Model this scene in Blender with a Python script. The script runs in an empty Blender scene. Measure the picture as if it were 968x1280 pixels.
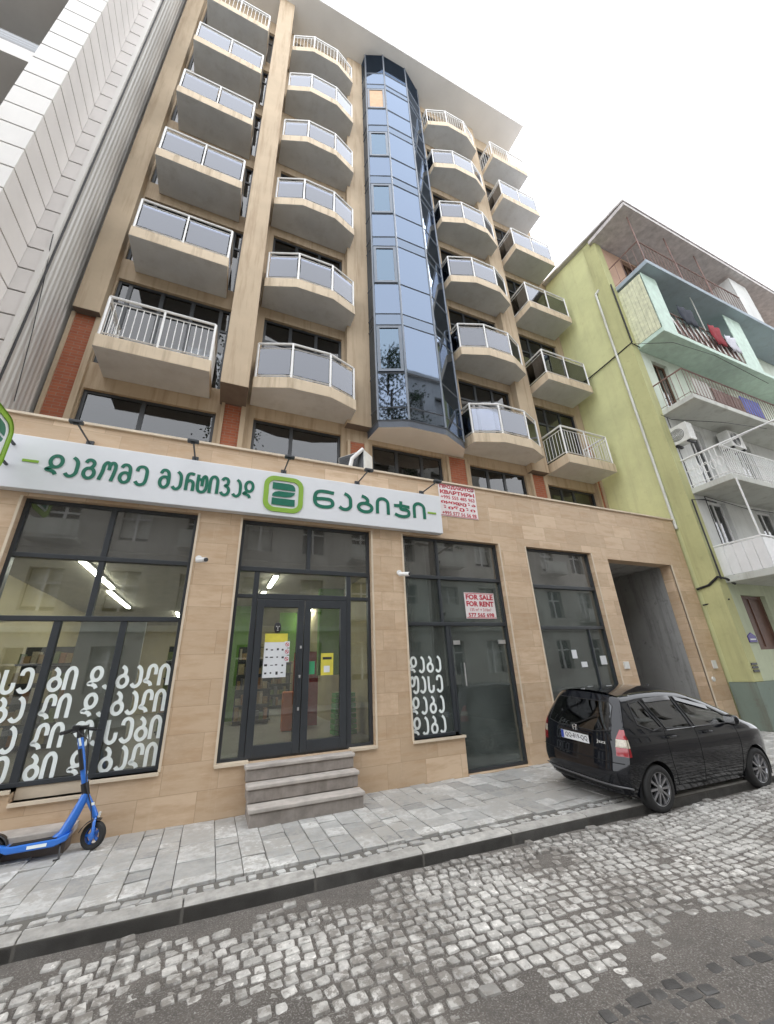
import bpy, bmesh, math, random
from mathutils import Vector, Matrix
from mathutils.geometry import delaunay_2d_cdt
random.seed(7)
R = math.radians
C = bpy.context.scene.collection
SC = bpy.context.scene

# ---------------------------------------------------------------- camera, sky, sun, exposure
EYE = 1.67
cam_d = bpy.data.cameras.new('camera'); cam = bpy.data.objects.new('camera', cam_d); C.objects.link(cam)
cam_d.sensor_fit = 'HORIZONTAL'; cam_d.sensor_width = 36.0; cam_d.lens = 36.0*479.78/968.0
cam_d.clip_start = 0.05; cam_d.clip_end = 2000
_r = ((0.9208286, -0.3880153, -0.0389713), (0.1138189, 0.3629981, -0.9248122), (0.3729878, 0.8471579, 0.3784225))
cam.matrix_world = Matrix(((_r[0][0], -_r[1][0], -_r[2][0], 0), (_r[0][1], -_r[1][1], -_r[2][1], 0),
                           (_r[0][2], -_r[1][2], -_r[2][2], EYE), (0, 0, 0, 1)))
SC.camera = cam
world = bpy.data.worlds.new('World'); SC.world = world; world.use_nodes = True
SUN_EL, SUN_ROT = R(60), R(75)
nt = world.node_tree; nt.nodes.clear()
wo = nt.nodes.new('ShaderNodeOutputWorld'); bg = nt.nodes.new('ShaderNodeBackground')
sky = nt.nodes.new('ShaderNodeTexSky'); sky.sky_type = 'NISHITA'; sky.sun_disc = False
sky.sun_elevation = SUN_EL; sky.sun_rotation = SUN_ROT; sky.air_density = 1.0; sky.dust_density = 4.0; sky.ozone_density = 1.0
hs = nt.nodes.new('ShaderNodeHueSaturation'); hs.inputs['Saturation'].default_value = 0.14
mx = nt.nodes.new('ShaderNodeMix'); mx.data_type = 'RGBA'; mx.inputs['Factor'].default_value = 0.9
mx.inputs['B'].default_value = (13.0, 13.3, 13.9, 1)          # an even bright cloud layer
bg.inputs['Strength'].default_value = 0.12
nt.links.new(sky.outputs[0], hs.inputs['Color']); nt.links.new(hs.outputs[0], mx.inputs['A'])
nt.links.new(mx.outputs['Result'], bg.inputs['Color']); nt.links.new(bg.outputs[0], wo.inputs['Surface'])
sun_d = bpy.data.lights.new('sun', 'SUN'); sun_d.energy = 0.8; sun_d.angle = R(25); sun_d.color = (1, 0.97, 0.93)
sun = bpy.data.objects.new('sun', sun_d); C.objects.link(sun)
sun.rotation_euler = (R(90)-SUN_EL, 0, R(180)-SUN_ROT+R(0)); sun.location = (0, 0, 40)
SC.view_settings.view_transform = 'Standard'; SC.view_settings.look = 'None'
SC.view_settings.exposure = 1.0; SC.view_settings.gamma = 1.0; SC.view_settings.use_curve_mapping = False
SC.render.engine = 'CYCLES'
cy = SC.cycles
cy.use_denoising = True; cy.max_bounces = 8; cy.diffuse_bounces = 4; cy.glossy_bounces = 4; cy.transparent_max_bounces = 16
cy.caustics_reflective = False; cy.caustics_refractive = False; cy.sample_clamp_indirect = 6

# ---------------------------------------------------------------- materials
class N:
    def __init__(s, name):
        s.m = bpy.data.materials.new(name); s.m.use_nodes = True; s.t = s.m.node_tree
        s.b = s.t.nodes['Principled BSDF']; s.out = s.t.nodes['Material Output']
    def n(s, typ, **kw):
        x = s.t.nodes.new(typ)
        for k, v in kw.items():
            if k in x.inputs: x.inputs[k].default_value = v
            else: setattr(x, k, v)
        return x
    def l(s, a, b): s.t.links.new(a, b)
    def coord(s, stretch=(1, 1, 1), loc=(0, 0, 0)):
        tc = s.n('ShaderNodeTexCoord'); mp = s.n('ShaderNodeMapping')
        mp.inputs['Scale'].default_value = stretch; mp.inputs['Location'].default_value = loc
        s.l(tc.outputs['Object'], mp.inputs['Vector']); return mp.outputs[0]
    def noise(s, vec, scale, detail=5, rough=.6):
        x = s.n('ShaderNodeTexNoise', Scale=scale, Detail=detail, Roughness=rough); s.l(vec, x.inputs['Vector']); return x.outputs['Fac']
    def ramp(s, fac, stops):
        x = s.n('ShaderNodeValToRGB'); e = x.color_ramp.elements
        while len(e) < len(stops): e.new(.5)
        for i, (p, c) in enumerate(stops):
            e[i].position = p; e[i].color = (c, c, c, 1) if isinstance(c, (int, float)) else (*c, 1)
        s.l(fac, x.inputs[0]); return x.outputs[0]
    def mix(s, f, a, b, blend='MIX'):
        x = s.n('ShaderNodeMix'); x.data_type = 'RGBA'; x.blend_type = blend
        for sock, v in (('Factor', f), ('A', a), ('B', b)):
            if isinstance(v, (int, float)): x.inputs[sock].default_value = v
            elif isinstance(v, tuple): x.inputs[sock].default_value = (*v, 1)
            else: s.l(v, x.inputs[sock])
        return x.outputs['Result']
    def bump(s, h, strength=.3, dist=.01):
        x = s.n('ShaderNodeBump', Strength=strength, Distance=dist); s.l(h, x.inputs['Height']); s.l(x.outputs[0], s.b.inputs['Normal'])
    def col(s, c):
        if isinstance(c, tuple): s.b.inputs['Base Color'].default_value = (*c, 1)
        else: s.l(c, s.b.inputs['Base Color'])

def sc3(c, k): return tuple(min(1, x*k) for x in c)

def plain(name, c, rough=.6, metal=0, var=.12, scale=5, bump=0, bscale=40, streak=0, streak_c=None, spec=.5, coat=0):
    s = N(name); v = s.coord()
    f = s.noise(v, scale); col = s.mix(s.ramp(f, [(.3, 0), (.7, 1)]), sc3(c, 1-var), sc3(c, 1+var))
    if streak:
        g = s.noise(s.coord((3.2, 3.2, .22)), 2.2, 6, .65)
        col = s.mix(s.ramp(g, [(.5, 0), (.72, streak)]), col, streak_c or sc3(c, .45))
    s.col(col); s.b.inputs['Roughness'].default_value = rough; s.b.inputs['Metallic'].default_value = metal
    s.b.inputs['Specular IOR Level'].default_value = spec
    if coat: s.b.inputs['Coat Weight'].default_value = coat; s.b.inputs['Coat Roughness'].default_value = .03
    if bump: s.bump(s.noise(v, bscale, 4), bump, .006)
    return s.m

def glass(name, tint=(.9, .95, .95), refl=.04, rough=0.0, gcol=(1, 1, 1), dirt=0, dirt_c=(.3, .32, .3), ior=1.5, wave=0):
    """thin window glass: fresnel mirror over a tinted clear sheet, with a film of dust"""
    s = N(name); s.t.nodes.remove(s.b)
    tr = s.n('ShaderNodeBsdfTransparent'); tr.inputs[0].default_value = (*tint, 1)
    gl = s.n('ShaderNodeBsdfGlossy'); gl.inputs['Color'].default_value = (*gcol, 1); gl.inputs['Roughness'].default_value = rough
    fr = s.n('ShaderNodeFresnel'); fr.inputs['IOR'].default_value = ior
    ad = s.n('ShaderNodeMath', operation='MULTIPLY_ADD'); ad.use_clamp = True; s.l(fr.outputs[0], ad.inputs[0]); ad.inputs[1].default_value = 1.3; ad.inputs[2].default_value = refl
    mx = s.n('ShaderNodeMixShader'); s.l(ad.outputs[0], mx.inputs[0]); s.l(tr.outputs[0], mx.inputs[1]); s.l(gl.outputs[0], mx.inputs[2])
    if wave:
        bp = s.n('ShaderNodeBump', Strength=wave, Distance=.02); s.l(s.noise(s.coord(), 1.6, 2), bp.inputs['Height']); s.l(bp.outputs[0], gl.inputs['Normal'])
    res = mx.outputs[0]
    if dirt:
        df = s.n('ShaderNodeBsdfDiffuse'); df.inputs[0].default_value = (*dirt_c, 1)
        m2 = s.n('ShaderNodeMixShader'); fac = s.ramp(s.noise(s.coord((1, 1, .6)), 1.7, 7, .65), [(.3, dirt*.3), (.75, dirt)])
        s.l(fac, m2.inputs[0]); s.l(res, m2.inputs[1]); s.l(df.outputs[0], m2.inputs[2]); res = m2.outputs[0]
    s.l(res, s.out.inputs['Surface']); return s.m

def glow(name, c, st):
    s = N(name); s.b.inputs['Emission Color'].default_value = (*c, 1); s.b.inputs['Emission Strength'].default_value = st
    s.col(c); return s.m

def stone_cladding():
    s = N('travertine'); tc = s.n('ShaderNodeTexCoord'); sx = s.n('ShaderNodeSeparateXYZ'); s.l(tc.outputs['Object'], sx.inputs[0])
    ad = s.n('ShaderNodeMath', operation='ADD'); s.l(sx.outputs[0], ad.inputs[0]); s.l(sx.outputs[1], ad.inputs[1])
    cb = s.n('ShaderNodeCombineXYZ'); s.l(ad.outputs[0], cb.inputs[0]); s.l(sx.outputs[2], cb.inputs[1])
    br = s.n('ShaderNodeTexBrick'); s.l(cb.outputs[0], br.inputs['Vector'])
    br.inputs['Scale'].default_value = 1; br.inputs['Brick Width'].default_value = .62; br.inputs['Row Height'].default_value = .31
    br.inputs['Mortar Size'].default_value = .0032; br.inputs['Mortar Smooth'].default_value = .2; br.offset = .35
    br.inputs['Color1'].default_value = (.0, 0, 0, 1); br.inputs['Color2'].default_value = (1, 1, 1, 1); br.inputs['Mortar'].default_value = (.5, .5, .5, 1)
    # each slab shifts the veining
    vec = s.n('ShaderNodeVectorMath', operation='MULTIPLY_ADD'); s.l(br.outputs['Color'], vec.inputs[0]); vec.inputs[1].default_value = (5, 3, 7)
    s.l(tc.outputs['Object'], vec.inputs[2])
    mp = s.n('ShaderNodeMapping'); mp.inputs['Scale'].default_value = (.8, .8, 3.6); s.l(vec.outputs[0], mp.inputs[0])
    v1 = s.noise(mp.outputs[0], 2.4, 7, .62); v2 = s.noise(mp.outputs[0], 11, 4, .6)
    tone = s.mix(s.ramp(br.outputs['Color'], [(0, 0), (1, 1)]), (.51, .375, .25), (.675, .515, .36))
    c = s.mix(s.ramp(v1, [(.36, .55), (.55, 0)]), tone, (.46, .30, .175))
    c = s.mix(s.ramp(v2, [(.55, 0), (.75, .3)]), c, (.70, .54, .38))
    g = s.noise(s.coord((2.5, 2.5, .18)), 2.0, 6, .7)
    c = s.mix(s.ramp(g, [(.56, 0), (.75, .45)]), c, (.70, .58, .44))
    c = s.mix(s.ramp(s.noise(s.coord((1, 1, .7)), .9, 8, .72), [(.54, 0), (.68, .5)]), c, (.42, .30, .20))
    c = s.mix(s.ramp(br.outputs['Fac'], [(0, 0), (1, .55)]), c, (.30, .20, .12))
    s.col(c); s.b.inputs['Roughness'].default_value = .5; s.b.inputs['Specular IOR Level'].default_value = .35
    s.bump(s.noise(s.coord(), 60, 3), .08, .003); return s.m

def bricks(name, c1, c2, mort, w, h, ms=.006):
    s = N(name); tc = s.n('ShaderNodeTexCoord'); sx = s.n('ShaderNodeSeparateXYZ'); s.l(tc.outputs['Object'], sx.inputs[0])
    ad = s.n('ShaderNodeMath', operation='ADD'); s.l(sx.outputs[0], ad.inputs[0]); s.l(sx.outputs[1], ad.inputs[1])
    cb = s.n('ShaderNodeCombineXYZ'); s.l(ad.outputs[0], cb.inputs[0]); s.l(sx.outputs[2], cb.inputs[1])
    br = s.n('ShaderNodeTexBrick'); s.l(cb.outputs[0], br.inputs['Vector']); br.inputs['Scale'].default_value = 1
    br.inputs['Brick Width'].default_value = w; br.inputs['Row Height'].default_value = h; br.inputs['Mortar Size'].default_value = ms
    br.inputs['Color1'].default_value = (*c1, 1); br.inputs['Color2'].default_value = (*c2, 1); br.inputs['Mortar'].default_value = (*mort, 1)
    c = s.mix(s.ramp(s.noise(s.coord(), 3, 6), [(.4, 0), (.8, .5)]), br.outputs['Color'], sc3(c1, .6))
    s.col(c); s.b.inputs['Roughness'].default_value = .85
    inv = s.n('ShaderNodeMath', operation='SUBTRACT'); inv.inputs[0].default_value = 1; s.l(br.outputs['Fac'], inv.inputs[1])
    s.bump(inv.outputs[0], .6, .008); return s.m

def toned(name, base, hi, rough=.8, scale=9, bump=.35, wet=0, worn=0, tar=None):
    """stones: a tone per stone (colour attribute) plus grain"""
    s = N(name); at = s.n('ShaderNodeAttribute', attribute_name='tone'); v = s.coord()
    c = s.mix(at.outputs['Fac'], base, hi)
    f = s.noise(v, scale, 6, .65); c = s.mix(s.ramp(f, [(.35, .55), (.65, 0)]), c, sc3(base, .6))
    big = s.noise(v, .9, 5, .6); c = s.mix(s.ramp(big, [(.45, 0), (.75, .45)]), c, sc3(base, .55))
    if worn: c = s.mix(s.ramp(s.noise(v, 34, 3), [(.55, 0), (.7, worn)]), c, sc3(hi, 1.25))
    if tar:            # tar and grit left over the stones in torn patches
        n1 = s.noise(v, 17, 5, .7); n2 = s.noise(v, 1.15, 5, .6)
        k = s.n('ShaderNodeMath', operation='MULTIPLY_ADD'); s.l(n2, k.inputs[0]); k.inputs[1].default_value = .75; s.l(n1, k.inputs[2])
        c = s.mix(s.ramp(k.outputs[0], [(.86, 0), (.95, .85)]), c, tar)
    s.col(c); s.b.inputs['Roughness'].default_value = rough
    s.bump(s.noise(v, 55, 5, .7), bump, .008); return s.m

def render_wall(name, c, stain, amt=.6, rough=.85):
    s = N(name); v = s.coord()
    f = s.noise(v, .7, 7, .65); col = s.mix(s.ramp(f, [(.3, 0), (.7, 1)]), sc3(c, .86), sc3(c, 1.1))
    g = s.noise(s.coord((2.0, 2.0, .2)), 1.6, 8, .7); col = s.mix(s.ramp(g, [(.5, 0), (.75, amt)]), col, stain)
    h = s.noise(v, 5, 6, .7); col = s.mix(s.ramp(h, [(.58, 0), (.72, amt*.6)]), col, stain)
    s.col(col); s.b.inputs['Roughness'].default_value = rough; s.bump(s.noise(v, 35, 5), .15, .006); return s.m

def corrugated(name, c, pitch, axis, dark=(.16, .16, .15)):
    s = N(name); tc = s.n('ShaderNodeTexCoord'); col = s.mix(s.ramp(s.noise(s.coord((1, 1, .1)), 1.5, 6, .7), [(.4, 0), (.75, .75)]), c, dark)
    s.col(col); s.b.inputs['Roughness'].default_value = .45; s.b.inputs['Metallic'].default_value = .35; return s.m

M = {}
M['stone'] = stone_cladding()
M['stone_edge'] = plain('pale stone edge', (.66, .56, .43), .55, var=.1)
M['tan'] = plain('tan render', (.48, .38, .265), .8, var=.08, scale=1.2, bump=.08, streak=.7, streak_c=(.29, .20, .12))
M['fascia'] = plain('balcony fascia', (.60, .495, .36), .75, var=.06, scale=2, streak=.75, streak_c=(.30, .225, .14))
M['soffit'] = render_wall('grey soffit', (.60, .615, .625), (.40, .39, .37), .45)
M['roofsoff'] = plain('pale roof soffit', (.74, .73, .71), .85, var=.05, scale=.8)
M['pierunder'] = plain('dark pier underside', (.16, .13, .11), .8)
M['brick'] = bricks('red brick', (.40, .125, .06), (.32, .09, .045), (.30, .2, .14), .22, .07)
M['white'] = plain('white metal', (.80, .80, .79), .35, var=.04)
M['whitepaint'] = plain('white sheet', (.78, .78, .78), .5, var=.04, streak=.15, streak_c=(.6, .6, .58))
M['darkframe'] = plain('anthracite frame', (.035, .040, .046), .38, var=.1)
M['bayframe'] = plain('blue grey mullion', (.13, .15, .18), .35, metal=.3, var=.08)
M['baydark'] = plain('dark bay edge', (.07, .085, .11), .4)
M['cable'] = plain('black cable', (.02, .02, .022), .6)
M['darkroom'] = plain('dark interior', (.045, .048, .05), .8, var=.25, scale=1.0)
M['concrete'] = render_wall('raw concrete', (.33, .33, .32), (.09, .09, .085), .95)
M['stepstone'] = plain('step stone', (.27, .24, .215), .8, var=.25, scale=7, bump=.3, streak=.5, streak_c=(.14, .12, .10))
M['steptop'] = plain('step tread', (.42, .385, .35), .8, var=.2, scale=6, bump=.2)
M['shopglass'] = glass('shop glass', (.86, .90, .88), .05, dirt=.06, wave=.02)
M['dustglass'] = glass('dusty shop glass', (.55, .62, .60), .03, rough=.02, dirt=.26, dirt_c=(.33, .38, .355), wave=.03)
M['topglass'] = glass('grey transom glass', (.45, .48, .47), .07, rough=.02, dirt=.34, dirt_c=(.36, .355, .33), wave=.03)
M['towerglass'] = glass('tower window glass', (.30, .32, .34), .02, wave=.05)
M['railglass'] = glass('balcony glass', (.55, .58, .64), .08, rough=.02, gcol=(.80, .825, .89), wave=.03)
M['bayglass'] = glass('blue bay glass', (.22, .28, .36), .45, rough=.03, gcol=(.25, .305, .40), wave=.03)
M['bayspan'] = glass('blue spandrel glass', (.16, .2, .27), .42, rough=.03, gcol=(.24, .29, .37), wave=.03)
M['baytop'] = glass('dark crown glass', (.14, .18, .24), .2, gcol=(.14, .19, .28))
M['ventglass'] = glass('vent glass', (.34, .42, .48), .42, rough=.03, gcol=(.23, .30, .38), wave=.03)
M['tanboard'] = plain('orange board', (.55, .36, .22), .7)
M['signwhite'] = plain('sign face', (.74, .76, .79), .32, var=.02)
M['green'] = plain('deep green letters', (.004, .14, .085), .4, var=.06)
M['lime'] = plain('lime green', (.24, .42, .045), .45, var=.04)
M['sticker'] = plain('white vinyl letters', (.84, .90, .88), .5, var=.02)
M['poster'] = plain('white poster', (.78, .72, .71), .5, var=.03)
M['red'] = plain('red print', (.46, .02, .045), .5)
M['black'] = plain('black plastic', (.015, .015, .017), .45)
M['ink'] = plain('black print', (.03, .03, .035), .5)
M['yellowpaper'] = plain('yellow paper', (.62, .55, .07), .6)
M['paper'] = plain('white paper', (.70, .72, .74), .6, var=.06)
M['greenpaper'] = plain('green paper', (.05, .30, .14), .6)
M['shopwall'] = plain('cream shop wall', (.46, .40, .24), .8, var=.15, scale=.8)
M['shopceil'] = plain('shop ceiling', (.34, .32, .26), .85)
M['shopfloor'] = plain('shop floor tiles', (.34, .33, .31), .35)
M['shopgreen'] = plain('green shop wall', (.11, .27, .03), .6)
M['shopred'] = plain('red shop wall', (.30, .012, .02), .5)
M['panelgrey'] = plain('grey board', (.82, .85, .85), .7, var=.03)
M['led'] = glow('led tube', (1, .95, .84), 20)
M['alum'] = plain('aluminium', (.55, .55, .55), .35, metal=.8)
M['acwhite'] = plain('ac casing', (.66, .66, .63), .5, streak=.2)
M['road'] = None

# ---------------------------------------------------------------- object helpers
OFF = {}
class MB:
    def __init__(s): s.v = []; s.f = []; s.mi = []; s.m = 0; s.tone = None; s.tn = []
    def add(s, vs, fs, tone=None):
        b = len(s.v); s.v += [tuple(p) for p in vs]
        for f in fs: s.f.append([b+i for i in f]); s.mi.append(s.m); s.tn.append(tone if tone is not None else 0)
        return s
    def box(s, x0, y0, z0, x1, y1, z1, tone=None):
        x0, x1 = min(x0, x1), max(x0, x1); y0, y1 = min(y0, y1), max(y0, y1); z0, z1 = min(z0, z1), max(z0, z1)
        return s.add([(x0, y0, z0), (x1, y0, z0), (x1, y1, z0), (x0, y1, z0), (x0, y0, z1), (x1, y0, z1), (x1, y1, z1), (x0, y1, z1)],
                     [(0, 3, 2, 1), (4, 5, 6, 7), (0, 1, 5, 4), (1, 2, 6, 5), (2, 3, 7, 6), (3, 0, 4, 7)], tone)
    def prism(s, poly, z0, z1, side=None, under=None, top=None):
        n = len(poly); a = sum(poly[i][0]*poly[(i+1) % n][1]-poly[(i+1) % n][0]*poly[i][1] for i in range(n))
        if a < 0: poly = poly[::-1]
        vs = [(x, y, z0) for x, y in poly]+[(x, y, z1) for x, y in poly]; m0 = s.m
        if under is not None: s.m = under
        s.add(vs, [tuple(range(n-1, -1, -1))]); s.m = m0
        b = len(s.v)-2*n
        if top is not None: s.m = top
        s.f.append([b+n+i for i in range(n)]); s.mi.append(s.m); s.tn.append(0); s.m = m0
        if side is not None: s.m = side
        for i in range(n):
            j = (i+1) % n; s.f.append([b+i, b+j, b+n+j, b+n+i]); s.mi.append(s.m); s.tn.append(0)
        s.m = m0; return s
    def prism_y(s, poly, y0, y1):          # polygon in XZ
        n = len(poly); vs = [(x, y0, z) for x, z in poly]+[(x, y1, z) for x, z in poly]
        return s.add(vs, [tuple(range(n)), tuple(range(2*n-1, n-1, -1))]+[(i, i+n, (i+1) % n+n, (i+1) % n) for i in range(n)])
    def tube(s, pts, r, seg=6, caps=True):
        pts = [Vector(p) for p in pts]; rings = []
        rr = r if isinstance(r, (list, tuple)) else [r]*len(pts)
        up = None
        for i, p in enumerate(pts):
            d = (pts[min(i+1, len(pts)-1)]-pts[max(i-1, 0)]).normalized()
            if up is None or abs(up.dot(d)) > .95: up = Vector((0, 0, 1)) if abs(d.z) < .9 else Vector((1, 0, 0))
            a = d.cross(up).normalized(); b = a.cross(d).normalized(); up = b
            rings.append([p+a*(math.cos(2*math.pi*k/seg)*rr[i])+b*(math.sin(2*math.pi*k/seg)*rr[i]) for k in range(seg)])
        vs = [q for rg in rings for q in rg]; fs = []
        for i in range(len(pts)-1):
            for k in range(seg):
                k2 = (k+1) % seg; fs.append((i*seg+k, (i+1)*seg+k, (i+1)*seg+k2, i*seg+k2))
        if caps: fs += [tuple(range(seg)), tuple(range(len(vs)-1, len(vs)-seg-1, -1))]
        return s.add(vs, fs)
    def lathe(s, prof, c, axis='y', seg=24):       # prof: (radius, along axis)
        vs = []; n = len(prof)
        for k in range(seg):
            a = 2*math.pi*k/seg
            for r, h in prof:
                u, w = r*math.cos(a), r*math.sin(a)
                vs.append({'y': (c[0]+u, c[1]+h, c[2]+w), 'x': (c[0]+h, c[1]+u, c[2]+w), 'z': (c[0]+u, c[1]+w, c[2]+h)}[axis])
        fs = [(k*n+i, ((k+1) % seg)*n+i, ((k+1) % seg)*n+i+1, k*n+i+1) for k in range(seg) for i in range(n-1)]
        return s.add(vs, fs)
    def wall(s, y0, y1, x0, x1, z0, z1, holes=(), axis='y', back=True, ends=True):
        """slab between y0 (outer) and y1 in the XZ plane with rectangular holes (hx0,hz0,hx1,hz1); axis='x': the XZ pair is YZ"""
        xs = sorted({x0, x1, *[h[0] for h in holes], *[h[2] for h in holes]}); xs = [x for x in xs if x0 <= x <= x1]
        zs = sorted({z0, z1, *[h[1] for h in holes], *[h[3] for h in holes]}); zs = [z for z in zs if z0 <= z <= z1]
        def solid(i, k):
            if i < 0 or k < 0 or i >= len(xs)-1 or k >= len(zs)-1: return False
            cx, cz = (xs[i]+xs[i+1])/2, (zs[k]+zs[k+1])/2
            return not any(h[0] < cx < h[2] and h[1] < cz < h[3] for h in holes)
        P = (lambda x, y, z: (x, y, z)) if axis == 'y' else (lambda x, y, z: (y, x, z))
        for i in range(len(xs)-1):
            for k in range(len(zs)-1):
                if not solid(i, k): continue
                a, b, c, d = xs[i], xs[i+1], zs[k], zs[k+1]
                s.add([P(a, y0, c), P(b, y0, c), P(b, y0, d), P(a, y0, d)], [(0, 1, 2, 3)])
                if back: s.add([P(a, y1, c), P(b, y1, c), P(b, y1, d), P(a, y1, d)], [(3, 2, 1, 0)])
                for (ii, kk, q) in ((i-1, k, (a, c, a, d)), (i+1, k, (b, d, b, c)), (i, k-1, (b, c, a, c)), (i, k+1, (a, d, b, d))):
                    if not solid(ii, kk):
                        if not ends and (ii < 0 or kk < 0 or ii >= len(xs)-1 or kk >= len(zs)-1): continue
                        s.add([P(q[0], y0, q[1]), P(q[2], y0, q[3]), P(q[2], y1, q[3]), P(q[0], y1, q[1])], [(0, 1, 2, 3)])
        return s
    def build(s, name, mats, parent=None, smooth=False, bevel=0, weld=False):
        off = OFF.get(parent.name, Vector()) if parent else Vector()
        me = bpy.data.meshes.new(name); me.from_pydata([(x-off.x, y-off.y, z-off.z) for x, y, z in s.v], [], s.f)
        for m in (mats if isinstance(mats, (list, tuple)) else [mats]): me.materials.append(m)
        me.polygons.foreach_set('material_index', s.mi)
        if s.tone:
            at = me.color_attributes.new('tone', 'FLOAT_COLOR', 'CORNER')
            for p in me.polygons:
                t = s.tn[p.index]
                for li in p.loop_indices: at.data[li].color = (t, t, t, 1)
        if weld or smooth:
            bm = bmesh.new(); bm.from_mesh(me); bmesh.ops.remove_doubles(bm, verts=bm.verts, dist=.0004)
            bmesh.ops.recalc_face_normals(bm, faces=bm.faces); bm.to_mesh(me); bm.free()
        if smooth:
            for p in me.polygons: p.use_smooth = True
            if hasattr(me, 'set_sharp_from_angle'): me.set_sharp_from_angle(angle=R(smooth if smooth > 1 else 40))
        o = bpy.data.objects.new(name, me); C.objects.link(o)
        if parent: o.parent = parent; OFF[o.name] = off
        if bevel:
            b = o.modifiers.new('bevel', 'BEVEL'); b.width = bevel; b.segments = 2; b.limit_method = 'ANGLE'; b.angle_limit = R(40)
        return o

def islands(mb, name, mats, parent, **kw):
    """every connected piece of mb becomes an object of its own"""
    par = list(range(len(mb.v)))
    def find(i):
        while par[i] != i: par[i] = par[par[i]]; i = par[i]
        return i
    for f in mb.f:
        for i in f[1:]: par[find(i)] = find(f[0])
    gr = {}
    for k, f in enumerate(mb.f): gr.setdefault(find(f[0]), []).append(k)
    out = []
    for ks in gr.values():
        q = MB(); mp = {}
        for k in ks:
            for i in mb.f[k]:
                if i not in mp: mp[i] = len(q.v); q.v.append(mb.v[i])
            q.f.append([mp[i] for i in mb.f[k]]); q.mi.append(mb.mi[k]); q.tn.append(0)
        out.append(q.build(name, mats, parent, **kw))
    return out

def thing(name, label, cat, loc=(0, 0, 0), rot=(0, 0, 0), scale=1, group=None, local=False):
    o = bpy.data.objects.new(name, None); C.objects.link(o); o.location = loc; o.rotation_euler = rot; o.scale = (scale,)*3
    o.empty_display_size = .2; o['label'] = label; o['category'] = cat
    if group: o['group'] = group
    OFF[o.name] = Vector() if local else Vector(loc)
    return o
def tag(o, label, cat, group=None):
    o['label'] = label; o['category'] = cat
    if group: o['group'] = group
    return o
def struct(o, kind='structure'): o['kind'] = kind; return o
def copy_tree(o, loc, label=None, parent=None):
    c = o.copy(); C.objects.link(c)
    if parent is not None: c.parent = parent
    else: c.location = loc
    if label: c['label'] = label
    for ch in list(o.children): copy_tree(ch, None, None, c)
    return c

# ---------------------------------------------------------------- lettering
def smooth_path(pts, k=5, closed=False):
    P = [Vector((p[0], p[1])) for p in pts]; out = []; n = len(P)
    rng = n if closed else n-1
    for i in range(rng):
        g = lambda j: P[j % n] if closed else P[max(0, min(n-1, j))]
        a, b, c, d = g(i-1), g(i), g(i+1), g(i+2)
        for t in range(k):
            u = t/k
            out.append(.5*((2*b)+(c-a)*u+(2*a-5*b+4*c-d)*u*u+(3*b-a-3*c+d)*u**3))
    out.append(P[0] if closed else P[-1]); return out
def oval(cx, cy, rx, ry, n=10): return [(cx+rx*math.cos(2*math.pi*i/n), cy+ry*math.sin(2*math.pi*i/n)) for i in range(n)]
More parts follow.
